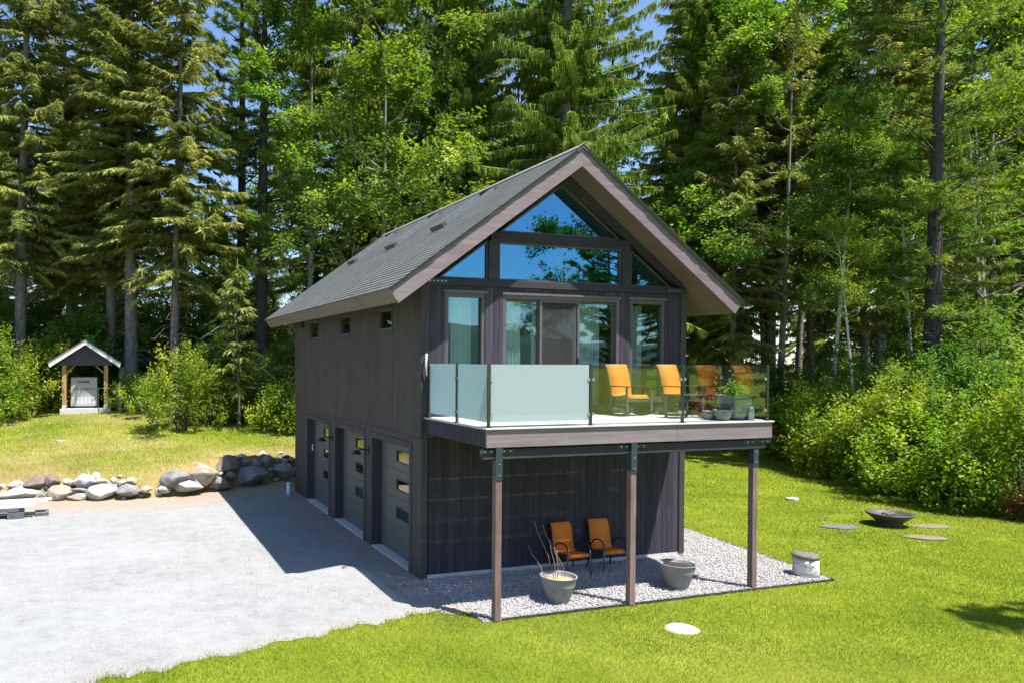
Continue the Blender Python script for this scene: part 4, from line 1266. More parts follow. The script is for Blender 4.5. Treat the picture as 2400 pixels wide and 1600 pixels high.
# ---- generator shelter
GX, GY = -6.90, 21.9
GZ0 = 2.10
sh = empty('generator_shelter', (GX, GY, GZ0), 0.0, 'small open shelter with white trimmed gable roof over the generator', 'shelter')
MB().cbox(-1.06, 1.06, -0.15, 2.0, -0.5, 0.06, 0.01).build('slab', M['concrete'], sh)
for px in (-0.88, 0.88):
    for py in (0.0, 1.7):
        MB().cbox(px-0.09, px+0.09, py-0.09, py+0.09, 0.22, 1.98, 0.006).build('post', M['cedar'], sh)
        MB().cbox(px-0.095, px+0.095, py-0.095, py+0.095, 0.06, 0.2195, 0.006).build('post_base', M['concrete'], sh)
    s = -1 if px > 0 else 1
    MB().bar((px+s*0.07, 0, 1.62), (px+s*0.44, 0, 1.97), 0.05, 0.08, (0, 1, 0)).build('brace', M['cedar'], sh)
RH_, RW_ = 1.0, 1.52
m = MB(); m.prism([(-1.15, 1.985), (1.15, 1.985), (1.15, 2.20), (0, 2.20+1.15*RH_/RW_-0.08), (-1.15, 2.20)], 1, -0.10, -0.06); m.build('gable_board', M['navy'], sh)
sl_ = RH_/RW_
for s in (-1, 1):
    top = [(0, 3.12), (s*RW_, 3.12-RH_), (s*RW_, 3.12-RH_-0.06), (0, 3.06)]
    MB().prism(top, 1, -0.42, 2.15).build('roof_panel', M['shed_roof'], sh)
    fc = [(0, 3.058), (s*RW_, 3.058-RH_), (s*(RW_-0.06), 2.90-RH_), (0, 2.90)]
    MB().prism(fc, 1, -0.40, -0.36).build('fascia', M['white_paint'], sh)
    MB().prism([(s*1.47, 3.05-RH_*0.97), (s*1.50, 3.04-RH_*0.985), (s*1.46, 2.90-RH_*0.985), (s*1.43, 2.91-RH_*0.97)], 1, -0.355, 2.1).build('eave_board', M['white_paint'], sh)
gen = empty('generator', (GX-0.06, GY+0.55, GZ0+0.06), 0, 'pale grey standby generator cabinet with black lettering under the shelter', 'generator')
MB().cbox(-0.56, 0.56, -0.35, 0.35, 0.10, 1.38, 0.012).build('cabinet', M['generator'], gen)
MB().cbox(-0.53, 0.53, -0.32, 0.32, 0.0, 0.099, 0.006).build('base', M['navy'], gen)
lv = empty('vent', parent=gen)
MB().box(-0.47, 0.47, -0.353, -0.351, 0.82, 0.91).build('vent_recess', M['louver'], lv)
for k in range(20):
    shared_box('slat', (0.018, 0.012, 0.085), M['generator'], lv, (-0.45+k*0.0475, -0.356, 0.865), None, 0.002)
for k in range(6):
    shared_box('perforated_panel', (0.115, 0.006, 0.32), M['frame_light'] if False else M['galv'], gen, (-0.42+k*0.165, -0.354, 0.36), None, 0.002)
fc_ = bpy.data.curves.new('lettering', 'FONT')
fc_.body = 'KOHLER'; fc_.size = 0.135; fc_.extrude = 0.003; fc_.align_x = 'CENTER'; fc_.offset = 0.004
to = bpy.data.objects.new('lettering_source', fc_)
C.objects.link(to)
bpy.context.view_layer.update()
tm = bpy.data.meshes.new_from_object(to.evaluated_get(bpy.context.evaluated_depsgraph_get()))
bpy.data.objects.remove(to)
tm.materials.clear(); tm.materials.append(M['black'])
lo = link('lettering', tm, gen, (-0.02, -0.356, 1.14), (math.pi/2, 0, 0))
gp = empty('gas_line', (GX+0.55, GY-0.15, GZ0), 0, 'thin gas pipe with a pale regulator between the shelter and the stake', 'pipe')
MB().tube([(0, 0, -0.1), (0, 0, 0.96), (0.78, 0, 0.97)], 0.018, 8).build('pipe', M['copper'], gp)
MB().tube([(0.78, 0, 0.97), (0.78, 0, -0.1)], 0.018, 8).build('pipe', M['copper'], gp)
MB().lathe([(0.02, -0.12), (0.06, -0.11), (0.065, -0.02), (0.12, -0.01), (0.12, 0.02), (0.05, 0.05), (0.0, 0.06)], 14, (0.70, 0, 0.80)).build('regulator', M['pvc'], gp)
m = MB(); m.cbox(-0.06, 0.06, -0.06, 0.06, -0.3, 1.18, 0.006)
tag(m.build('wooden_stake', M['grey_timber'], None, (GX+1.48, GY-0.1, GZ0+0.02)), 'short weathered wooden post right of the generator shelter', 'post')
bx_ = empty('bird_house', (GX+1.62, GY+1.5, GZ0+1.35), 0.2, 'weathered box frame nailed up between the trunks behind the shelter', 'box')
MB().cbox(-0.16, 0.16, -0.1, 0.1, 0.0, 0.50, 0.01).build('box_body', M['grey_timber'], bx_)
MB().cbox(-0.2, 0.2, -0.16, 0.12, 0.501, 0.54, 0.006).build('box_roof', M['grey_timber'], bx_)
MB().cbox(-0.04, 0.04, 0.10, 0.16, -1.6, 0.4, 0.006).build('box_stake', M['grey_timber'], bx_)

# ------------------------------------------------------------------ boulders
import bmesh
def stone_mesh(seed, mat):
    rg = np.random.RandomState(seed)
    b = bmesh.new()
    n = rg.randint(13, 20)
    d = rg.normal(size=(n, 3)); d /= np.linalg.norm(d, axis=1)[:, None]
    d *= rg.uniform(0.82, 1.08, n)[:, None]
    for p in np.concatenate([d, np.array([(1, 0, 0), (-1, 0, 0), (0, 0, 1), (0, 0, -1), (0, -1, 0)])*0.92]): b.verts.new(p)
    h = bmesh.ops.convex_hull(b, input=b.verts[:])
    bmesh.ops.delete(b, geom=[v for v in b.verts if not v.link_faces], context='VERTS')
    bmesh.ops.bevel(b, geom=b.edges[:]+b.verts[:], offset=0.06, segments=1, affect='EDGES')
    bmesh.ops.triangulate(b, faces=b.faces[:])
    bmesh.ops.subdivide_edges(b, edges=[e for e in b.edges if e.calc_length() > 0.25], cuts=1, use_grid_fill=True)
    bmesh.ops.triangulate(b, faces=b.faces[:])
    for v in b.verts:
        c = v.co
        v.co = c*(1+0.035*math.sin(c.x*9+seed)*math.sin(c.y*8)*math.sin(c.z*10)+rg.normal(0, 0.012))
    bmesh.ops.recalc_face_normals(b, faces=b.faces[:])
    me = bpy.data.meshes.new('stone')
    b.to_mesh(me); b.free()
    me.materials.append(mat)
    return me
STONES = {}
def stone(parent, x, y, z, sx, sy, sz, kind, seed, rz=None, tilt=0.0):
    v = seed % 6
    k = (kind, v)
    if k not in STONES: STONES[k] = stone_mesh(10+v*7, M['rock_'+kind])
    rg = random.Random(seed)
    return link('stone', STONES[k], parent, (x, y, z), (rg.uniform(-0.25, 0.25)+tilt, rg.uniform(-0.25, 0.25), rg.uniform(0, 6.28) if rz is None else rz), (sx, sy, sz))
sw = empty('stone_edging', (-6, 10.9, 0.0), 0, 'row of pale and tan boulders edging the drive left of the house', 'stones')
sw2 = empty('stone_wall', (-1.5, 11.6, 0.0), 0, 'stacked boulder retaining wall running up to the garage corner', 'stone wall')
ROCKS = [
    (sw, -8.36, 11.64, 0.12, 0.87, 0.62, 0.29, 'white'),
    (sw, -7.30, 11.05, 0.17, 0.42, 0.30, 0.30, 'tan'),
    (sw, -6.76, 10.89, 0.09, 0.33, 0.23, 0.21, 'tan'),
    (sw, -6.07, 10.68, 0.23, 0.52, 0.37, 0.27, 'white'),
    (sw, -5.32, 10.46, 0.28, 0.36, 0.26, 0.22, 'grey'),
    (sw, -4.79, 10.51, 0.28, 0.23, 0.16, 0.12, 'tan'),
    (sw, -8.01, 11.71, 0.47, 0.42, 0.30, 0.21, 'brown'),
    (sw, -7.55, 11.48, 0.52, 0.24, 0.20, 0.24, 'brown'),
    (sw, -8.67, 12.23, 0.36, 0.28, 0.20, 0.13, 'tan'),
    (sw, -9.08, 12.55, 0.27, 0.13, 0.09, 0.08, 'white'),
    (sw, -7.08, 11.33, 0.49, 0.21, 0.15, 0.13, 'tan'),
    (sw, -6.61, 11.19, 0.48, 0.37, 0.26, 0.25, 'white'),
    (sw, -6.29, 11.45, 0.59, 0.19, 0.15, 0.17, 'white'),
    (sw, -6.06, 11.03, 0.51, 0.24, 0.17, 0.11, 'tan'),
    (sw, -5.74, 10.93, 0.54, 0.11, 0.10, 0.12, 'white'),
    (sw, -5.49, 10.86, 0.47, 0.16, 0.11, 0.10, 'white'),
    (sw, -5.20, 10.81, 0.51, 0.18, 0.13, 0.15, 'tan'),
    (sw, -5.53, 11.22, 0.63, 0.10, 0.07, 0.05, 'white'),
    (sw, -6.76, 10.89, 0.31, 0.27, 0.19, 0.07, 'grey'),
    (sw2, -3.89, 10.61, 0.55, 0.48, 0.34, 0.28, 'grey'),
    (sw2, -2.95, 10.92, 0.60, 0.45, 0.34, 0.39, 'tan'),
    (sw2, -3.50, 10.65, 0.29, 0.53, 0.38, 0.20, 'white'),
    (sw2, -4.22, 10.57, 0.25, 0.22, 0.16, 0.14, 'white'),
    (sw2, -2.46, 11.18, 0.23, 0.47, 0.34, 0.23, 'grey'),
    (sw2, -2.03, 11.80, 0.71, 0.46, 0.33, 0.37, 'brown'),
    (sw2, -1.22, 11.96, 0.31, 0.68, 0.48, 0.35, 'grey'),
    (sw2, -1.98, 11.48, 0.44, 0.21, 0.15, 0.17, 'brown'),
    (sw2, -1.35, 12.23, 0.77, 0.23, 0.16, 0.16, 'brown'),
    (sw2, -1.00, 12.45, 0.65, 0.26, 0.18, 0.10, 'grey'),
    (sw2, -0.46, 12.76, 0.69, 0.25, 0.20, 0.23, 'grey'),
    (sw2, 0.13, 12.74, 0.35, 0.46, 0.33, 0.29, 'grey'),
    (sw2, 0.29, 13.54, 0.72, 0.45, 0.32, 0.20, 'brown'),
    (sw2, -0.02, 13.01, 0.69, 0.12, 0.09, 0.11, 'grey'),
    (sw2, 0.25, 13.16, 0.65, 0.13, 0.10, 0.09, 'tan'),
    (sw2, 0.56, 13.30, 0.67, 0.14, 0.11, 0.12, 'grey'),
    (sw2, 0.74, 13.36, 0.51, 0.14, 0.12, 0.14, 'grey'),
    (sw2, -0.43, 12.42, 0.45, 0.12, 0.09, 0.10, 'grey'),
    (sw2, -0.40, 12.44, 0.26, 0.12, 0.12, 0.13, 'brown'),
    (sw2, 0.45, 12.92, 0.01, 0.27, 0.19, 0.12, 'grey'),
    (sw2, 0.15, 12.75, -0.10, 0.15, 0.11, 0.11, 'brown'),
    (sw2, -1.43, 12.53, 0.95, 0.17, 0.12, 0.12, 'white'),
    (sw2, -1.81, 12.29, 0.95, 0.24, 0.17, 0.07, 'tan'),
    (sw2, -0.60, 13.03, 0.95, 0.15, 0.11, 0.11, 'white'),
    (sw2, 0.13, 13.45, 0.91, 0.21, 0.15, 0.06, 'white'),
    (sw2, -0.83, 12.90, 0.76, 0.19, 0.14, 0.11, 'brown'),
    (sw2, -2.36, 11.24, 0.56, 0.12, 0.09, 0.08, 'tan'),
    (sw2, 0.97, 13.79, 0.75, 0.22, 0.15, 0.14, 'grey'),
    (sw2, 0.63, 12.98, 0.26, 0.24, 0.17, 0.18, 'grey'),
]
for i, (par, x, y, z, sx, sy, sz, kd) in enumerate(ROCKS):
    o = par.location
    stone(par, x-o.x, y-o.y+sy*0.35, z-o.z, sx*1.12, sy*1.25, sz*1.15, kd, 100+i*5, rz=(-0.15 if i % 2 else 0.2))
# small stones wedged into the gaps
rgk = random.Random(31)
for i in range(70):
    x = rgk.uniform(-9.0, 1.2); t = rgk.random()
    par = sw if x < -4.4 else sw2
    hi = 0.35 if x < -4.4 else 0.75
    s_ = rgk.uniform(0.06, 0.15)
    yy = float(lerp_pts(ROCK, x))+0.02+t*0.62
    stone(par, x-par.location.x, yy-par.location.y, 0.03+t*hi*0.95, s_*1.3, s_, s_*0.85, rgk.choice(['grey', 'tan', 'white', 'brown', 'grey']), 700+i*5)
# ------------------------------------------------------------------ plants
def frame_vec(d):
    d = d/np.maximum(np.linalg.norm(d, axis=1, keepdims=True), 1e-6)
    a = np.where(np.abs(d[:, 2:3]) > 0.9, np.array([[1.0, 0, 0]]), np.array([[0, 0, 1.0]]))
    s = np.cross(d, a); s /= np.maximum(np.linalg.norm(s, axis=1, keepdims=True), 1e-6)
    return d, s, np.cross(s, d)
class Leaves:
    def __init__(self): self.V = []; self.F = []; self.T = []; self.n = 0
    def spikes(self, P, Dr, ln, wd, rg, tint):
        """one slim triangle per spray: base on P, pointing along Dr"""
        m = len(P)
        d, s, u = frame_vec(Dr)
        a = rg.uniform(0, np.pi, m)[:, None]
        side = s*np.cos(a)+u*np.sin(a)
        ln = np.broadcast_to(ln, (m,))[:, None]; wd = np.broadcast_to(wd, (m,))[:, None]
        v = np.stack([P-side*wd/2, P+side*wd/2, P+d*ln], 1)
        self.V.append(v.reshape(-1, 3)); self.F.append(np.arange(m*3).reshape(-1, 3)+self.n); self.n += m*3
        self.T.append(np.broadcast_to(tint, (m,)))
    def kites(self, P, Dr, ln, wd, rg, tint, flat=0.6):
        """one folded leaf (two triangles) per point"""
        m = len(P)
        d, s, u = frame_vec(Dr)
        a = rg.normal(0, flat, m)[:, None]
        side = s*np.cos(a)+u*np.sin(a)
        up = np.cross(side, d)
        ln = np.broadcast_to(ln, (m,))[:, None]; wd = np.broadcast_to(wd, (m,))[:, None]
        mid = P+d*ln*0.45-up*wd*0.12
        v = np.stack([P, mid-side*wd/2, P+d*ln, mid+side*wd/2], 1)
        self.V.append(v.reshape(-1, 3))
        k = np.arange(m)[:, None]*4+self.n
        self.F.append(np.concatenate([k+np.array([[0, 1, 2]]), k+np.array([[0, 2, 3]])], 1).reshape(-1, 3)); self.n += m*4
        self.T.append(np.repeat(np.broadcast_to(tint, (m,)), 2))
    def mesh(self, name, mat):
        return tri_mesh(name, np.concatenate(self.V), np.concatenate(self.F), mat, np.clip(np.concatenate(self.T), 0, 1))

def trunk_path(rg, H, lean=0.02, n=9):
    ph = rg.uniform(0, 6.28, 2); a = rg.uniform(0, 6.28)
    out = []
    for i in range(n):
        t = i/(n-1)
        out.append(Vector((lean*H*t*math.cos(a)+0.06*math.sin(4*t+ph[0]), lean*H*t*math.sin(a)+0.06*math.sin(3*t+ph[1]), H*t)))
    return out
def path_at(P, z):
    H = P[-1].z
    t = min(max(z/H, 0), 0.9999)*(len(P)-1)
    i = int(t); return P[i].lerp(P[i+1], t-i)

def make_conifer(seed, H, R, clear, mat, style, r0, bark='bark', dead=True, dens=1.0):
    """style: 'spruce' flat drooping sprays, 'norway' hanging curtains, 'pine' tufted plumes"""
    rg = np.random.RandomState(seed)
    P = trunk_path(rg, H, 0.012)
    mb = MB()
    mb.tube([P[0]-Vector((0, 0, 0.4))]+P, [r0*1.5]+[r0*(1.12 if i == 0 else 1)*(1-0.93*(i/8)**1.1) for i in range(9)], 9)
    lv = Leaves()
    z = clear
    step = 0.62 if style == 'pine' else 0.40
    if dead:                                           # bare dead branches below the crown
        zz = 1.2
        while zz < clear+3:
            for _ in range(rg.randint(1, 4)):
                az = rg.uniform(0, 6.28); l = rg.uniform(0.5, 2.6); c = path_at(P, zz+rg.uniform(0, 0.5))
                d = Vector((math.cos(az), math.sin(az), rg.uniform(-0.25, 0.15)))
                q = c+d*l*0.5; e = c+d*l+Vector((0, 0, -0.22*l))
                mb.tube([c, q, e], [0.022, 0.014, 0.005], 3, cap=False)
                for t in (0.45, 0.65, 0.85):
                    if l > 0.9:
                        b = c.lerp(e, t); s = Vector((-d.y, d.x, rg.uniform(-0.5, 0.2)))*rg.choice([-1, 1])*0.35*l*(1.1-t)
                        mb.tube([b, b+s+d*0.15], [0.009, 0.004], 3, cap=False)
            zz += rg.uniform(0.35, 0.8)
    while z < H-0.25:
        h = (z-clear)/(H-clear)
        prof = (1-h)**0.62*min(1, 0.55+h*2.4) if style != 'pine' else (1-h)**0.6*min(1, 0.55+h*1.6)
        nb = rg.randint(4, 7) if style != 'pine' else rg.randint(3, 6)
        for _ in range(nb):
            az = rg.uniform(0, 6.28)
            l = max(0.3, R*prof*rg.uniform(0.55, 1.15))
            if rg.rand() < 0.12: l *= 0.5
            zb = z+rg.uniform(-step/2, step/2)
            c = np.array(path_at(P, zb))
            out = np.array([math.cos(az), math.sin(az), 0.0]); lat = np.array([-out[1], out[0], 0.0])
            if style == 'pine': rise, sag, tip = 0.10+0.5*h, 0.10, 0.16
            else: rise, sag, tip = -0.08+0.55*h+rg.normal(0, 0.13), (0.46-0.25*h)*rg.uniform(0.5, 1.4), rg.uniform(0.05, 0.35)
            def pt(t): return c+out*l*t+np.array([0, 0, 1.0])*l*(rise*t-sag*t**2+tip*t**3)+lat*l*0.06*np.sin(3*t)
            mb.tube([Vector(pt(t)) for t in (0, 0.35, 0.7, 1.0)], [0.012+0.011*l, 0.01+0.007*l, 0.008+0.003*l, 0.004], 3, cap=False)
            btint = np.clip(rg.normal(0.5, 0.17), 0, 1)
            if style == 'pine':
                ns = max(5, int(l*4.6*dens))
                ts = rg.uniform(0.28, 1.0, ns)
                for t in ts:
                    b0 = pt(t); sd = lat*rg.choice([-1, 1])*rg.uniform(0.3, 1)+out*rg.uniform(0.4, 1)
                    tl = (0.25+0.55*(1.05-t))*rg.uniform(0.5, 1.1)*min(1.2, 0.5+l*0.25)
                    tips = b0+np.outer(np.linspace(0.35, 1, 3), sd*tl)+np.array([0, 0, 0.10*tl])
                    for q in tips:
                        k = 11
                        Dr = rg.normal(size=(k, 3))*0.75+sd*0.7+np.array([0, 0, 0.35])
                        lv.spikes(np.repeat(q[None], k, 0)+rg.normal(0, 0.03, (k, 3)), Dr, rg.uniform(0.18, 0.32, k), rg.uniform(0.04, 0.07, k), rg, np.clip(btint+rg.normal(0.02, 0.16, k), 0, 1))
            else:
                ns = max(6, int(l/0.068*dens))
                t = rg.uniform(0.12, 1.0, ns)
                B = np.array([pt(x) for x in t])
                fan = (0.16+0.62*(1.02-t))*min(1.0, 0.35+l*0.32)       # side twig reach
                for s in (-1, 1):
                    reach = fan*rg.uniform(0.35, 1.1, ns)
                    sd = lat[None]*s+out[None]*rg.uniform(0.35, 0.95, (ns, 1))
                    sd /= np.linalg.norm(sd, axis=1, keepdims=True)
                    tw = np.clip(btint+rg.normal(0, 0.15, ns)+0.18*(t-0.5), 0, 1)
                    # spray along the side twig
                    dr = sd+np.array([0, 0, -1.0])*rg.uniform(0.15, 0.55, (ns, 1))
                    lv.spikes(B, dr, reach+0.12, rg.uniform(0.06, 0.12, ns), rg, tw)
                    # short sprays hung under it
                    for f in (0.45, 0.85):
                        q = B+sd*(reach*f)[:, None]+np.array([0, 0, -0.25])*(reach*f)[:, None]
                        if style == 'norway':
                            dr2 = np.array([[0, 0, -1.0]])+rg.normal(0, 0.16, (ns, 3)); ll = rg.uniform(0.18, 0.46, ns); ww = rg.uniform(0.05, 0.09, ns)
                        else:
                            dr2 = sd*0.6+out[None]*0.5+np.array([0, 0, -0.75])+rg.normal(0, 0.3, (ns, 3)); ll = rg.uniform(0.2, 0.42, ns); ww = rg.uniform(0.05, 0.095, ns)
                        lv.spikes(q, dr2, ll, ww, rg, np.clip(tw+rg.normal(0, 0.12, ns), 0, 1))
        z += step*rg.uniform(0.5, 1.5)
    return mb.mesh('trunk', M[bark]), lv.mesh('crown', M[mat])

def make_broadleaf(seed, H, R, fork, mat, bark, r0, nleaf=18000, leaf=0.13, multi=1, lean=0.03, vert=0.75, limb=0.36):
    """trunk, forking limbs, leaves gathered in clumps round the twig ends"""
    rg = np.random.RandomState(seed)
    mb = MB(); ends = []
    def grow(p, d, l, r, lev):
        d = d.normalized()
        q1 = p+d*l*0.5+Vector(rg.normal(0, 0.05*l, 3)); q2 = p+(d+Vector((0, 0, 0.12))).normalized()*l+Vector(rg.normal(0, 0.05*l, 3))
        mb.tube([p, q1, q2], [r, r*0.82, r*0.62], 6 if lev < 2 else 4 if lev < 3 else 3, cap=False)
        if lev >= 2: ends.append((q1, lev)); ends.append((q2, lev))
        if lev >= 4 or l < 0.35: return
        for k in range(rg.randint(2, 4)):
            nd = (d+Vector(rg.normal(0, 0.55, 3))*(0.75 if lev else 0.9)+Vector((0, 0, 0.18*vert))).normalized()
            grow(q2 if k else q1.lerp(q2, 0.8), nd, l*rg.uniform(0.62, 0.86), r*0.6, lev+1)
    for k in range(multi):
        a = rg.uniform(0, 6.28)
        base = Vector((0.25*math.cos(a), 0.25*math.sin(a), 0)) if multi > 1 else Vector((0, 0, 0))
        ld = Vector((math.cos(a)*lean, math.sin(a)*lean, 1)).normalized()
        top = base+ld*H*fork
        mb.tube([base-Vector((0, 0, 0.4)), base, base.lerp(top, 0.5)+Vector((0.06, 0.04, 0)), top], [r0*1.3, r0, r0*0.85, r0*0.7], 8, cap=False)
        # leader with side limbs
        zz = 0.0
        nlim = 7
        for i in range(nlim):
            t = i/(nlim-1)
            p = top.lerp(base+ld*H*0.9, t)
            if i: mb.tube([top.lerp(base+ld*H*0.9, (i-1)/(nlim-1)), p], [r0*0.7*(1-(i-1)/nlim), r0*0.7*(1-i/nlim)], 6, cap=False)
            for _ in range(2 if i < nlim-1 else 3):
                az = rg.uniform(0, 6.28)
                d = Vector((math.cos(az), math.sin(az), rg.uniform(0.25, 0.8)*vert+(1.0 if i == nlim-1 else 0)))
                grow(p, d, R*0.42*(1-0.45*t)*rg.uniform(0.8, 1.15), r0*limb*(1-0.5*t), 1)
    E = np.array([e[0][:] for e in ends])
    lv = Leaves()
    per = nleaf//len(E)+1
    for c in E:
        k = max(3, int(per*rg.choice([0.15, 0.7, 1.2, 1.9])))
        ct = np.clip(rg.normal(0.5, 0.19), 0, 1)
        ax = rg.normal(size=3)*np.array([1, 1, 0.35])+np.array([c[0], c[1], 0])*0.25; ax /= np.linalg.norm(ax)
        ax2 = np.cross(ax, [0, 0, 1.0]); ax2 /= np.linalg.norm(ax2)+1e-6
        ln_ = rg.uniform(0.5, 1.1); wd_ = rg.uniform(0.16, 0.34)
        tq = rg.uniform(-0.4, 1.0, k)
        Q = c+np.outer(tq*ln_, ax)+np.outer(rg.normal(0, wd_, k)*(1.1-0.6*np.abs(tq)), ax2)+np.stack([0*tq, 0*tq, rg.normal(0, 0.13, k)-0.22*tq*tq*ln_], 1)
        Dr = ax*0.5+(Q-c)*np.array([0.8, 0.8, 0.3])+rg.normal(0, 0.3, (k, 3))+np.array([0, 0, -0.3])
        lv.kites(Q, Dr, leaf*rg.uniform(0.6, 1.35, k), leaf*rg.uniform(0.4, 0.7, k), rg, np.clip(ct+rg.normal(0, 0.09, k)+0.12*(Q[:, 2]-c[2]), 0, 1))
    return mb.mesh('trunk', M[bark]), lv.mesh('crown', M[mat])

def make_shrub(seed, H, R, mat, nleaf=6000, leaf=0.11, bark='bark_dark', nst=9, spiky=0.0):
    """stems fanning from the foot, leafy shoots over an uneven dome"""
    rg = np.random.RandomState(seed)
    mb = MB(); lv = Leaves()
    nsh = 90
    ph = rg.uniform(0, 6.28, 4)
    C_ = []
    for i in range(nsh):
        az = rg.uniform(0, 6.28); el = np.arcsin(rg.uniform(0.0, 1.0))
        rr = rg.uniform(0.55, 1.0)**0.6
        bump_ = 1+0.22*math.sin(2*az+ph[0])+0.16*math.sin(3*az+4*el+ph[1])
        C_.append((math.cos(az)*math.cos(el)*R*rr*bump_, math.sin(az)*math.cos(el)*R*rr*bump_, max(0.08, H*(0.12+0.88*math.sin(el)*rr*(1+0.15*math.sin(4*az+ph[2]))))))
    C_ = np.array(C_)
    for i in range(nst):
        c = C_[rg.randint(nsh)]
        b = Vector((rg.uniform(-0.2, 0.2)*R, rg.uniform(-0.2, 0.2)*R, -0.1))
        mb.tube([b, b.lerp(Vector(c), 0.5)+Vector((0, 0, 0.15*H)), Vector(c)], [0.02+0.006*H, 0.015, 0.006], 4, cap=False)
    per = nleaf//nsh
    for c in C_:
        k = max(6, int(per*rg.uniform(0.4, 1.6)))
        ct = np.clip(rg.normal(0.5, 0.18), 0, 1)
        rad = rg.uniform(0.16, 0.34)*min(1.3, 0.5+R*0.35)
        up = np.array([c[0]*0.5, c[1]*0.5, 0.5*H]); up /= np.linalg.norm(up)
        L_ = rg.uniform(-1, 1, k)
        Q = c+np.outer(L_, up)*rad*1.2+rg.normal(0, 0.55*rad, (k, 3))
        Dr = rg.normal(0, 0.7, (k, 3))+up*0.5+np.array([0, 0, -0.25])
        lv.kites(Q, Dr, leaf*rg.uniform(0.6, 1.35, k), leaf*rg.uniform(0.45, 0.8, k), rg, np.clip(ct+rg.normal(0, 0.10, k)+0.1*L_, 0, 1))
    return mb.mesh('stem', M[bark]), lv.mesh('foliage', M[mat])

def place(name, proto, x, y, label, cat='tree', group=None, s=1.0, rz=0.0, z=None, parts=('trunk', 'crown'), sz=None, lean=None):
    o = empty(name, (x, y, (float(height(x, y)) if z is None else z)), rz, label, cat, group, scale=(s, s, s if sz is None else sz))
    if lean: o.rotation_euler = (lean[0], lean[1], rz)
    for nm, me in zip(parts, proto): link(nm, me, o)
    return o

# --- kinds
SP = [make_conifer(11, 26, 4.3, 6.5, 'spruce', 'spruce', 0.29), make_conifer(12, 28, 4.7, 7.5, 'spruce', 'spruce', 0.33), make_conifer(13, 23, 3.7, 5.5, 'spruce', 'spruce', 0.21)]
NW = [make_conifer(21, 37, 6.8, 1.0, 'norway', 'norway', 0.40, dead=False, dens=0.9), make_conifer(22, 32, 5.8, 1.5, 'norway', 'norway', 0.34, dead=False, dens=0.9)]
PN = [make_conifer(31, 27, 4.6, 6.0, 'pine', 'pine', 0.36, 'bark_dark'), make_conifer(32, 24, 4.2, 3.0, 'pine', 'pine', 0.30, 'bark_dark', dead=True)]
YF = make_conifer(41, 7.0, 1.3, 1.6, 'spruce', 'spruce', 0.085, dead=True)
BL = [make_broadleaf(51, 20, 6.4, 0.30, 'leaf', 'bark_smooth', 0.22, 30000, 0.21), make_broadleaf(52, 23, 6.0, 0.34, 'leaf', 'bark_smooth', 0.20, 30000, 0.20),
      make_broadleaf(53, 15, 4.8, 0.22, 'leaf_bright', 'bark_smooth', 0.16, 20000, 0.18, multi=2, lean=0.10)]
BI = [make_broadleaf(61, 20, 3.6, 0.55, 'leaf', 'birch', 0.13, 16000, 0.16, lean=0.06, limb=0.2), make_broadleaf(62, 17, 3.0, 0.6, 'leaf_bright', 'birch', 0.10, 12000, 0.15, lean=0.10, limb=0.2)]
PALE = make_broadleaf(63, 16, 2.4, 0.5, 'leaf', 'bark_smooth', 0.10, 9000, 0.15, lean=0.03, vert=1.5)
SH = [make_shrub(71, 3.0, 1.7, 'leaf_bright', 7000, 0.13), make_shrub(72, 4.2, 1.9, 'leaf', 8000, 0.13), make_shrub(73, 2.2, 1.5, 'leaf_bright', 5500, 0.12),
      make_shrub(74, 5.2, 2.1, 'leaf', 9500, 0.14), make_shrub(75, 3.6, 1.5, 'leaf_bright', 7000, 0.10)]
RED = make_shrub(81, 1.5, 1.0, 'leaf_red', 3000, 0.09)
GRS = make_shrub(82, 0.35, 0.26, 'leaf', 320, 0.09, nst=3)
REDP = make_shrub(83, 0.42, 0.30, 'leaf_red', 700, 0.06, nst=4)

# --- left group
G1 = 'tall conifers left of the house'
place('spruce_tree', SP[1], -4.95, 23.4, 'stout straight conifer trunk just right of the generator shelter', group=G1, rz=0.3)
place('spruce_tree', SP[0], -5.75, 25.6, 'slimmer conifer trunk between the shelter roof and the stout trunk', group=G1, rz=1.9, s=0.98)
place('spruce_tree', SP[0], -9.95, 25.6, 'pale trunked conifer left of the generator shelter at the picture edge', group=G1, rz=3.4, s=1.02)
place('spruce_tree', SP[2], -3.0, 21.6, 'slender grey conifer trunk above the bright bush', group=G1, rz=0.8, s=1.05)
place('pine_tree', PN[0], 1.35, 23.2, 'big rough barked pine beside the left roof corner', group=G1, rz=2.6, s=1.0)
place('pine_tree', PN[1], 0.65, 25.0, 'dark pine trunk close behind the big rough barked pine', group=G1, rz=0.5, s=1.08)
place('young_fir', YF, -0.75, 17.6, 'thin young conifer at the grass edge left of the house', group='young conifers at the wood edge', rz=0.2)
place('young_fir', YF, 1.9, 18.2, 'small conifer half hidden by the left eave of the house', group='young conifers at the wood edge', rz=2.2, s=0.85)
place('spruce_tree', SP[2], -7.9, 29.5, 'conifer behind the generator shelter, deeper in the wood', group=G1, rz=4.4, s=1.1)
place('spruce_tree', SP[1], -13.5, 27.5, 'conifer whose boughs hang into the left edge of the picture', group=G1, rz=1.2, s=0.95)
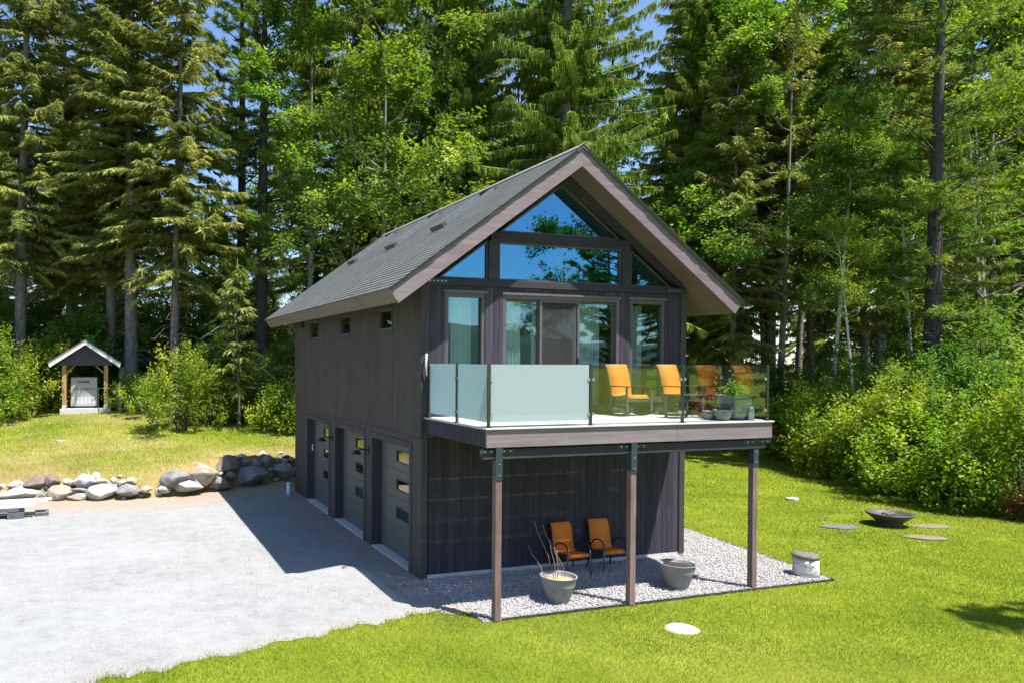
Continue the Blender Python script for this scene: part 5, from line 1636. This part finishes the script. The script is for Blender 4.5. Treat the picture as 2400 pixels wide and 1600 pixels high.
# --- behind the roof
G2 = 'trees rising behind the house roof'
place('maple_tree', BL[0], 5.96, 18.4, 'broadleaf tree with forked pale limbs above the roof slope', group=G2, rz=0.4)
place('maple_tree', BL[1], 3.7, 22.6, 'light green broadleaf tree at the upper left of the roof', group=G2, rz=2.4)
place('norway_spruce', NW[0], 15.56, 18.6, 'massive spruce with hanging branch curtains right behind the roof ridge', group=G2, rz=0.7, s=1.05)
place('norway_spruce', NW[1], 11.6, 23.6, 'spruce with hanging boughs left of the massive ridge spruce', group=G2, rz=3.0, s=1.1)
place('norway_spruce', NW[1], 26.7, 21.0, 'spruce with hanging boughs right of the slim pale stem', group=G2, rz=5.0, s=0.98)
place('slim_tree', PALE, 21.9, 17.3, 'slim pale forked stem rising right of the roof peak', group=G2, rz=1.0, s=0.9)
# --- right group
G3 = 'trees right of the house'
place('maple_tree', BL[1], 25.6, 14.6, 'bright broadleaf tree above the right roof slope', group=G3, rz=1.1, s=0.95)
place('maple_tree', BL[0], 33.9, 16.4, 'broad leafy tree at the top right, left of the big pine', group=G3, rz=4.0, s=1.15)
place('pine_tree', PN[0], 25.75, 7.6, 'big pine with plumed boughs and a dark trunk near the right edge', group=G3, rz=0.9, s=1.0)
place('birch_tree', BI[0], 25.5, 11.9, 'leaning white birch trunk between the house and the big pine', group=G3, rz=0.3, s=0.8)
place('birch_tree', BI[1], 23.2, 8.5, 'short thick white birch trunk standing in the bushes', group=G3, rz=2.0, s=0.6)
place('birch_tree', BI[0], 28.3, 9.9, 'slanting white birch stem directly left of the big pine', group=G3, rz=3.6, s=0.7)
place('dark_fir', SP[2], 23.2, 15.2, 'shady conifer behind the right end of the deck', group=G3, rz=1.4, s=0.9)
place('dark_fir', SP[1], 27.5, 17.0, 'thin dark trunked conifer in the shade right of the eave', group=G3, rz=5.2, s=0.95)
place('dark_fir', SP[0], 31.0, 13.6, 'tall conifer behind the slanting birch', group=G3, rz=2.7, s=1.0)
place('maple_tree', BL[2], 35.0, 10.8, 'yellow green broadleaf tree at the right picture edge', group=G3, rz=2.0, s=1.4)
place('maple_tree', BL[1], 39.8, 15.5, 'tall pale leafy tree at the far upper right', group=G3, rz=5.6, s=1.1)

# --- the wood further back: trees nothing tells apart
rgw = random.Random(12)
G4 = 'dim trees deep in the wood'
kinds = [SP[0], SP[1], NW[0], NW[1], NW[1], PN[1], BL[0], BL[1]]
for row, (dep, n_) in enumerate(((44, 15), (53, 16), (63, 18))):
    for k in range(n_):
        f = -0.55+(k+rgw.uniform(0.2, 0.8))/n_*1.52
        x = CAM.x+dep*(math.sin(YAW)+f*math.cos(YAW)); y = CAM.y+dep*(math.cos(YAW)-f*math.sin(YAW))
        x += rgw.uniform(-1, 1); y += rgw.uniform(-2, 2)
        pr = kinds[rgw.randrange(len(kinds))]
        sc_ = rgw.uniform(0.85, 1.1)
        if pr is NW[0] or pr is NW[1]: sc_ *= 0.8
        if -0.30 < f < -0.09 or 0.375 < f < 0.41: sc_ *= 0.5
        elif f <= -0.30: sc_ *= 0.75
        else: sc_ *= 1.2
        place('forest_tree', pr, x, y, 'dim tree deep in the wood behind the front row of trees', group=G4, s=sc_, rz=rgw.uniform(0, 6.28))
# --- shrubs
def shrub(x, y, k, label, s=1.0, group=None, rz=0.0, sz=None, proto=None, cat='shrub'):
    place('shrub', proto or SH[k], x, y, label, cat, group, s, rz, None, ('stem', 'foliage'), sz)
GL = 'bushes along the wood edge left of the house'
shrub(-3.05, 17.0, 0, 'bright yellow green bush at the grass edge below the slender trunk', 0.8, GL, 0.3, 1.1)
shrub(-1.75, 18.6, 1, 'dark bush just behind the bright bush on its right', 0.75, GL, 1.3)
shrub(1.0, 16.9, 2, 'leafy bush against the back corner of the garage wall', 0.9, GL, 2.3)
shrub(-9.6, 22.6, 2, 'pale green bush left of the generator shelter', 1.1, GL, 0.9)
shrub(-8.6, 24.6, 0, 'taller bush directly behind the left shelter post', 1.0, GL, 3.0)
shrub(-6.6, 25.2, 1, 'dark bush filling the view through the shelter', 1.0, GL, 4.0)
shrub(-4.2, 20.8, 2, 'low bush right of the weathered wooden post', 0.75, GL, 5.0)
shrub(-1.2, 22.5, 3, 'tall bush behind the thin young conifer', 0.7, GL, 2.0)
shrub(2.4, 20.4, 3, 'tall bush under the left eave of the roof', 0.8, GL, 1.0)
shrub(-11.2, 23.2, 4, 'bush at the left picture edge below the pale trunk', 1.1, GL, 2.6)
rgs = random.Random(5)
GU = 'undergrowth below the trees left of the house'
for k in range(26):
    x = -14+k*0.75+rgs.uniform(-0.4, 0.4); y = 26.0+rgs.uniform(-0.8, 8)-max(0, x+3)*0.35
    shrub(x, y, rgs.choice([1, 3, 0]), 'shaded undergrowth bush among the trunks left of the house', rgs.uniform(0.8, 1.3), GU, rgs.uniform(0, 6))
GB = 'bushes behind the house'
for k in range(7):
    shrub(3.2+k*2.6, 19.0+rgs.uniform(-1, 1.5), rgs.choice([1, 3]), 'tall bush screening the wood straight behind the house', rgs.uniform(0.9, 1.2), GB, rgs.uniform(0, 6))
# the hedge right of the house, foot to back
GH = 'mass of bushes bounding the lawn on the right'
HEDGE = [
    (24.4, 14.6, 1, 1.00, 'bush at the far end of the hedge, seen between the deck posts'), (23.3, 12.4, 2, 1.10, 'low bright bush seen just right of the right deck post'),
    (22.5, 10.7, 0, 1.05, 'leafy bush in the hedge beside the deck corner'), (21.7, 9.2, 4, 1.00, 'hedge bush behind the pale half-buried stone'),
    (21.0, 7.5, 2, 1.15, 'low rounded hedge bush above the tan stone'), (20.3, 6.0, 0, 1.00, 'hedge bush left of the fire bowl line'),
    (19.9, 4.6, 4, 1.10, 'hedge bush straight behind the fire bowl'), (19.3, 3.2, 0, 1.05, 'hedge bush just right of the fire bowl'),
    (18.9, 1.9, 2, 1.10, 'front hedge bush casting shade on the lawn at the right'), (19.2, 0.6, 4, 1.10, 'front hedge bush beside the burgundy shrub'),
    (24.7, 11.4, 1, 0.95, 'second row bush above the deck corner'), (23.6, 9.2, 3, 0.80, 'taller bush around the short birch'), (22.8, 7.1, 1, 0.95, 'second row bush between birch and big pine'),
    (22.2, 5.2, 3, 0.85, 'tall bush before the foot of the big pine'), (21.6, 3.6, 1, 1.00, 'second row bush right of the big pine foot'), (21.3, 1.8, 3, 0.90, 'tall bush at the right picture edge'),
    (25.6, 8.6, 3, 0.95, 'back row bush left of the big pine trunk'), (25.2, 5.9, 1, 1.15, 'back row bush right of the big pine trunk'), (24.2, 3.4, 3, 1.05, 'back row bush at the right picture edge'), (25.8, 12.6, 3, 0.9, 'back row bush below the thin dark trunks'),
    (27.5, 9.5, 3, 1.1, 'leafy bush in shade behind the big pine'), (27.6, 6.0, 3, 1.25, 'tall light bush beyond the big pine at the right'), (29.5, 8.0, 1, 1.4, 'high bush at the far right of the wood edge')]
for i, (x, y, k, s, lab) in enumerate(HEDGE): shrub(x, y, k, lab, s, GH, i*1.7)
# front fringe of small plants along the foot of the hedge
GF = 'small leafy plants fringing the foot of the hedge'
for k in range(26):
    yy = 0.3+k*0.54+rgs.uniform(-0.2, 0.2)
    xx = float(np.interp(yy, [p[1] for p in BUSH_EDGE], [p[0] for p in BUSH_EDGE]))+rgs.uniform(0.1, 0.7)
    shrub(xx, yy, rgs.choice([0, 2, 4]), 'small leafy plant on the lawn edge of the hedge', rgs.uniform(0.3, 0.5), GF, rgs.uniform(0, 6))
shrub(18.75, 0.05, 0, 'burgundy leaved shrub at the right picture edge', 0.8, None, 0.4, None, RED)
place('young_pine', PN[1], 24.0, 4.8, 'feathery young pine in the hedge right of the big pine', 'tree', None, 0.25, 1.0)
# potted plants on the deck
place('deck_grass', GRS, 5.70, -2.12, 'sparse green grass growing in the big deck planter', 'plant', None, 0.75, 0.0, ZD+0.40, ('stem', 'foliage'))
place('potted_shrub', REDP, 5.62, -1.55, 'burgundy potted plant behind the big deck planter', 'plant', None, 1.0, 0.0, ZD+0.0, ('stem', 'foliage'))
# the pine standing outside the right of the picture: its shadow lies on the lawn and its boughs show in the gable glass
place('pine_tree', PN[1], 12.6, -9.8, 'pine standing outside the picture on the right, mirrored in the gable glass', group=None, s=0.66, rz=0.7)

place('pine_tree', PN[0], 15.4, -12.8, 'second pine outside the picture on the right, seen only in the right gable panes', group=None, s=0.62, rz=2.1)
place('maple_tree', BL[0], 18.0, -17.5, 'leafy tree outside the picture, seen only in the window reflections', group=None, s=0.75, rz=0.3)
for i, (x, y, k, sc_, lab) in enumerate(((-4.9, 21.9, 0, 0.55, 'low leafy plant at the foot of the stout trunk'), (-2.2, 19.6, 4, 0.6, 'small pale bush in the shade left of the thin young conifer'), (-0.2, 18.6, 2, 0.7, 'low bright bush right of the thin young conifer'), (-10.4, 21.6, 2, 0.8, 'low pale bush at the grass edge on the far left'), (0.3, 20.2, 0, 0.8, 'leafy bush at the foot of the big rough barked pine'))):
    shrub(x, y, k, lab, sc_, GL, i*1.3)
# ------------------------------------------------------------------ lawn grass
def grass():
    rg = np.random.RandomState(77)
    Vs = []; Ts = []
    zones = [((-9, 22), (-7.5, 6), 2100), ((6.4, 25), (6, 18), 700), ((-12.5, 3), (10.2, 24), 700), ((-0.6, 0.5), (-2.7, -1.5), 900)]
    for (xa, xb), (ya, yb), den in zones:
        n = int((xb-xa)*(yb-ya)*den)
        x = rg.uniform(xa, xb, n); y = rg.uniform(ya, yb, n)
        dx, dy = x-CAM.x, y-CAM.y
        dep = dx*math.sin(YAW)+dy*math.cos(YAW); lat = dx*math.cos(YAW)-dy*math.sin(YAW)
        f = lat/np.maximum(dep, 0.1)
        ok = (dep > 7.5) & (f > -0.56) & (f < 0.98)
        fringe = (rg.rand(n) < 0.55*np.exp(-(y-drive_edge(np.clip(x, -30, 0.2)))/0.10)) | ((x > -0.55) & (y < -1.25) & (pnoise(x*9, y*9, 4) > 0.25))
        ok &= ~in_pad(x, y) & ~((x > -0.05) & (x < W+0.05) & (y > -0.1) & (y < L+0.05)) & (~in_drive(x, y) | (fringe & (y < 3)))
        ok &= ~((np.hypot(x-2.98, y+3.78) < 0.23) | (np.hypot(x-14.02, y-0.78) < 0.4))
        ok &= ~((y > 5) & (x < 4) & (y < lerp_pts(ROCK, x)+0.25))
        ok &= ~((np.abs(x-GX) < 1.05) & (y > GY-0.1))
        for sx, sy, r in ((12.6, 1.05, 0.42), (13.75, 1.95, 0.5), (13.5, -0.48, 0.4), (15.0, 0.35, 0.42), (14.75, 4.4, 0.3)): ok &= np.hypot(x-sx, (y-sy)*1.6) > r*(0.8+0.3*rg.rand(n))
        ok &= rg.rand(n) > wood_mask(x, y)*0.9
        dr = dryness(x, y)
        ok &= rg.rand(n) > dr*0.55
        # keep the same look per pixel: thin out with distance
        x, y, dep, dr = x[ok], y[ok], dep[ok], dr[ok]
        keep = rg.rand(len(x)) < np.clip(2100/den*(11.0/dep)**1.8, 0, 1)
        x, y, dep, dr = x[keep], y[keep], dep[keep], dr[keep]
        n = len(x)
        big = pnoise(x*1.1, y*1.3, 21); mid = pnoise(x*4, y*4.4, 22)
        h = (0.028+0.030*rg.rand(n))*(1+0.35*mid)*np.where((y > 9) & (x < 4), 1.5, 1.0)
        edge = np.abs(y-drive_edge(np.clip(x, -30, 0.2))) < 0.12
        h = h*np.where(edge & (x < 0.4), 1.5, 1.0)
        w = np.clip(0.0085*dep/12, 0.007, 0.022)*rg.uniform(0.7, 1.3, n)
        a = rg.uniform(0, 6.28, n); l = rg.normal(0, 0.028, (n, 2))*(h/0.05)[:, None]
        z = height(x, y)
        ca, sa = np.cos(a)*w/2, np.sin(a)*w/2
        V = np.stack([np.stack([x-ca, y-sa, z-0.004], 1), np.stack([x+ca, y+sa, z-0.004], 1), np.stack([x+l[:, 0], y+l[:, 1], z+h], 1)], 1)
        t = 0.45+0.34*big+0.20*mid+0.10*pnoise(x*11, y*11, 51)+0.05*np.sin(np.hypot(x+4, y+22)*3.6)+rg.normal(0, 0.11, n)+0.42*dr
        t = np.where(rg.rand(n) < 0.012+0.05*(pnoise(x*3, y*3, 41) > 0.45), 1.0, t)
        Vs.append(V.reshape(-1, 3)); Ts.append(np.clip(t, 0, 1))
    V = np.concatenate(Vs); T = np.concatenate(Ts)
    F = np.arange(len(V)).reshape(-1, 3)
    tag(link('grass', tri_mesh('grass', V, F, M['blade'], T)), 'short mown lawn grass round the house and up the left slope', 'grass', kind='stuff')
    print('grass blades', len(F))
grass()
tris = sum(len(m.polygons) for m in bpy.data.meshes)
print('unique faces', tris, 'objects', len(scene.objects))
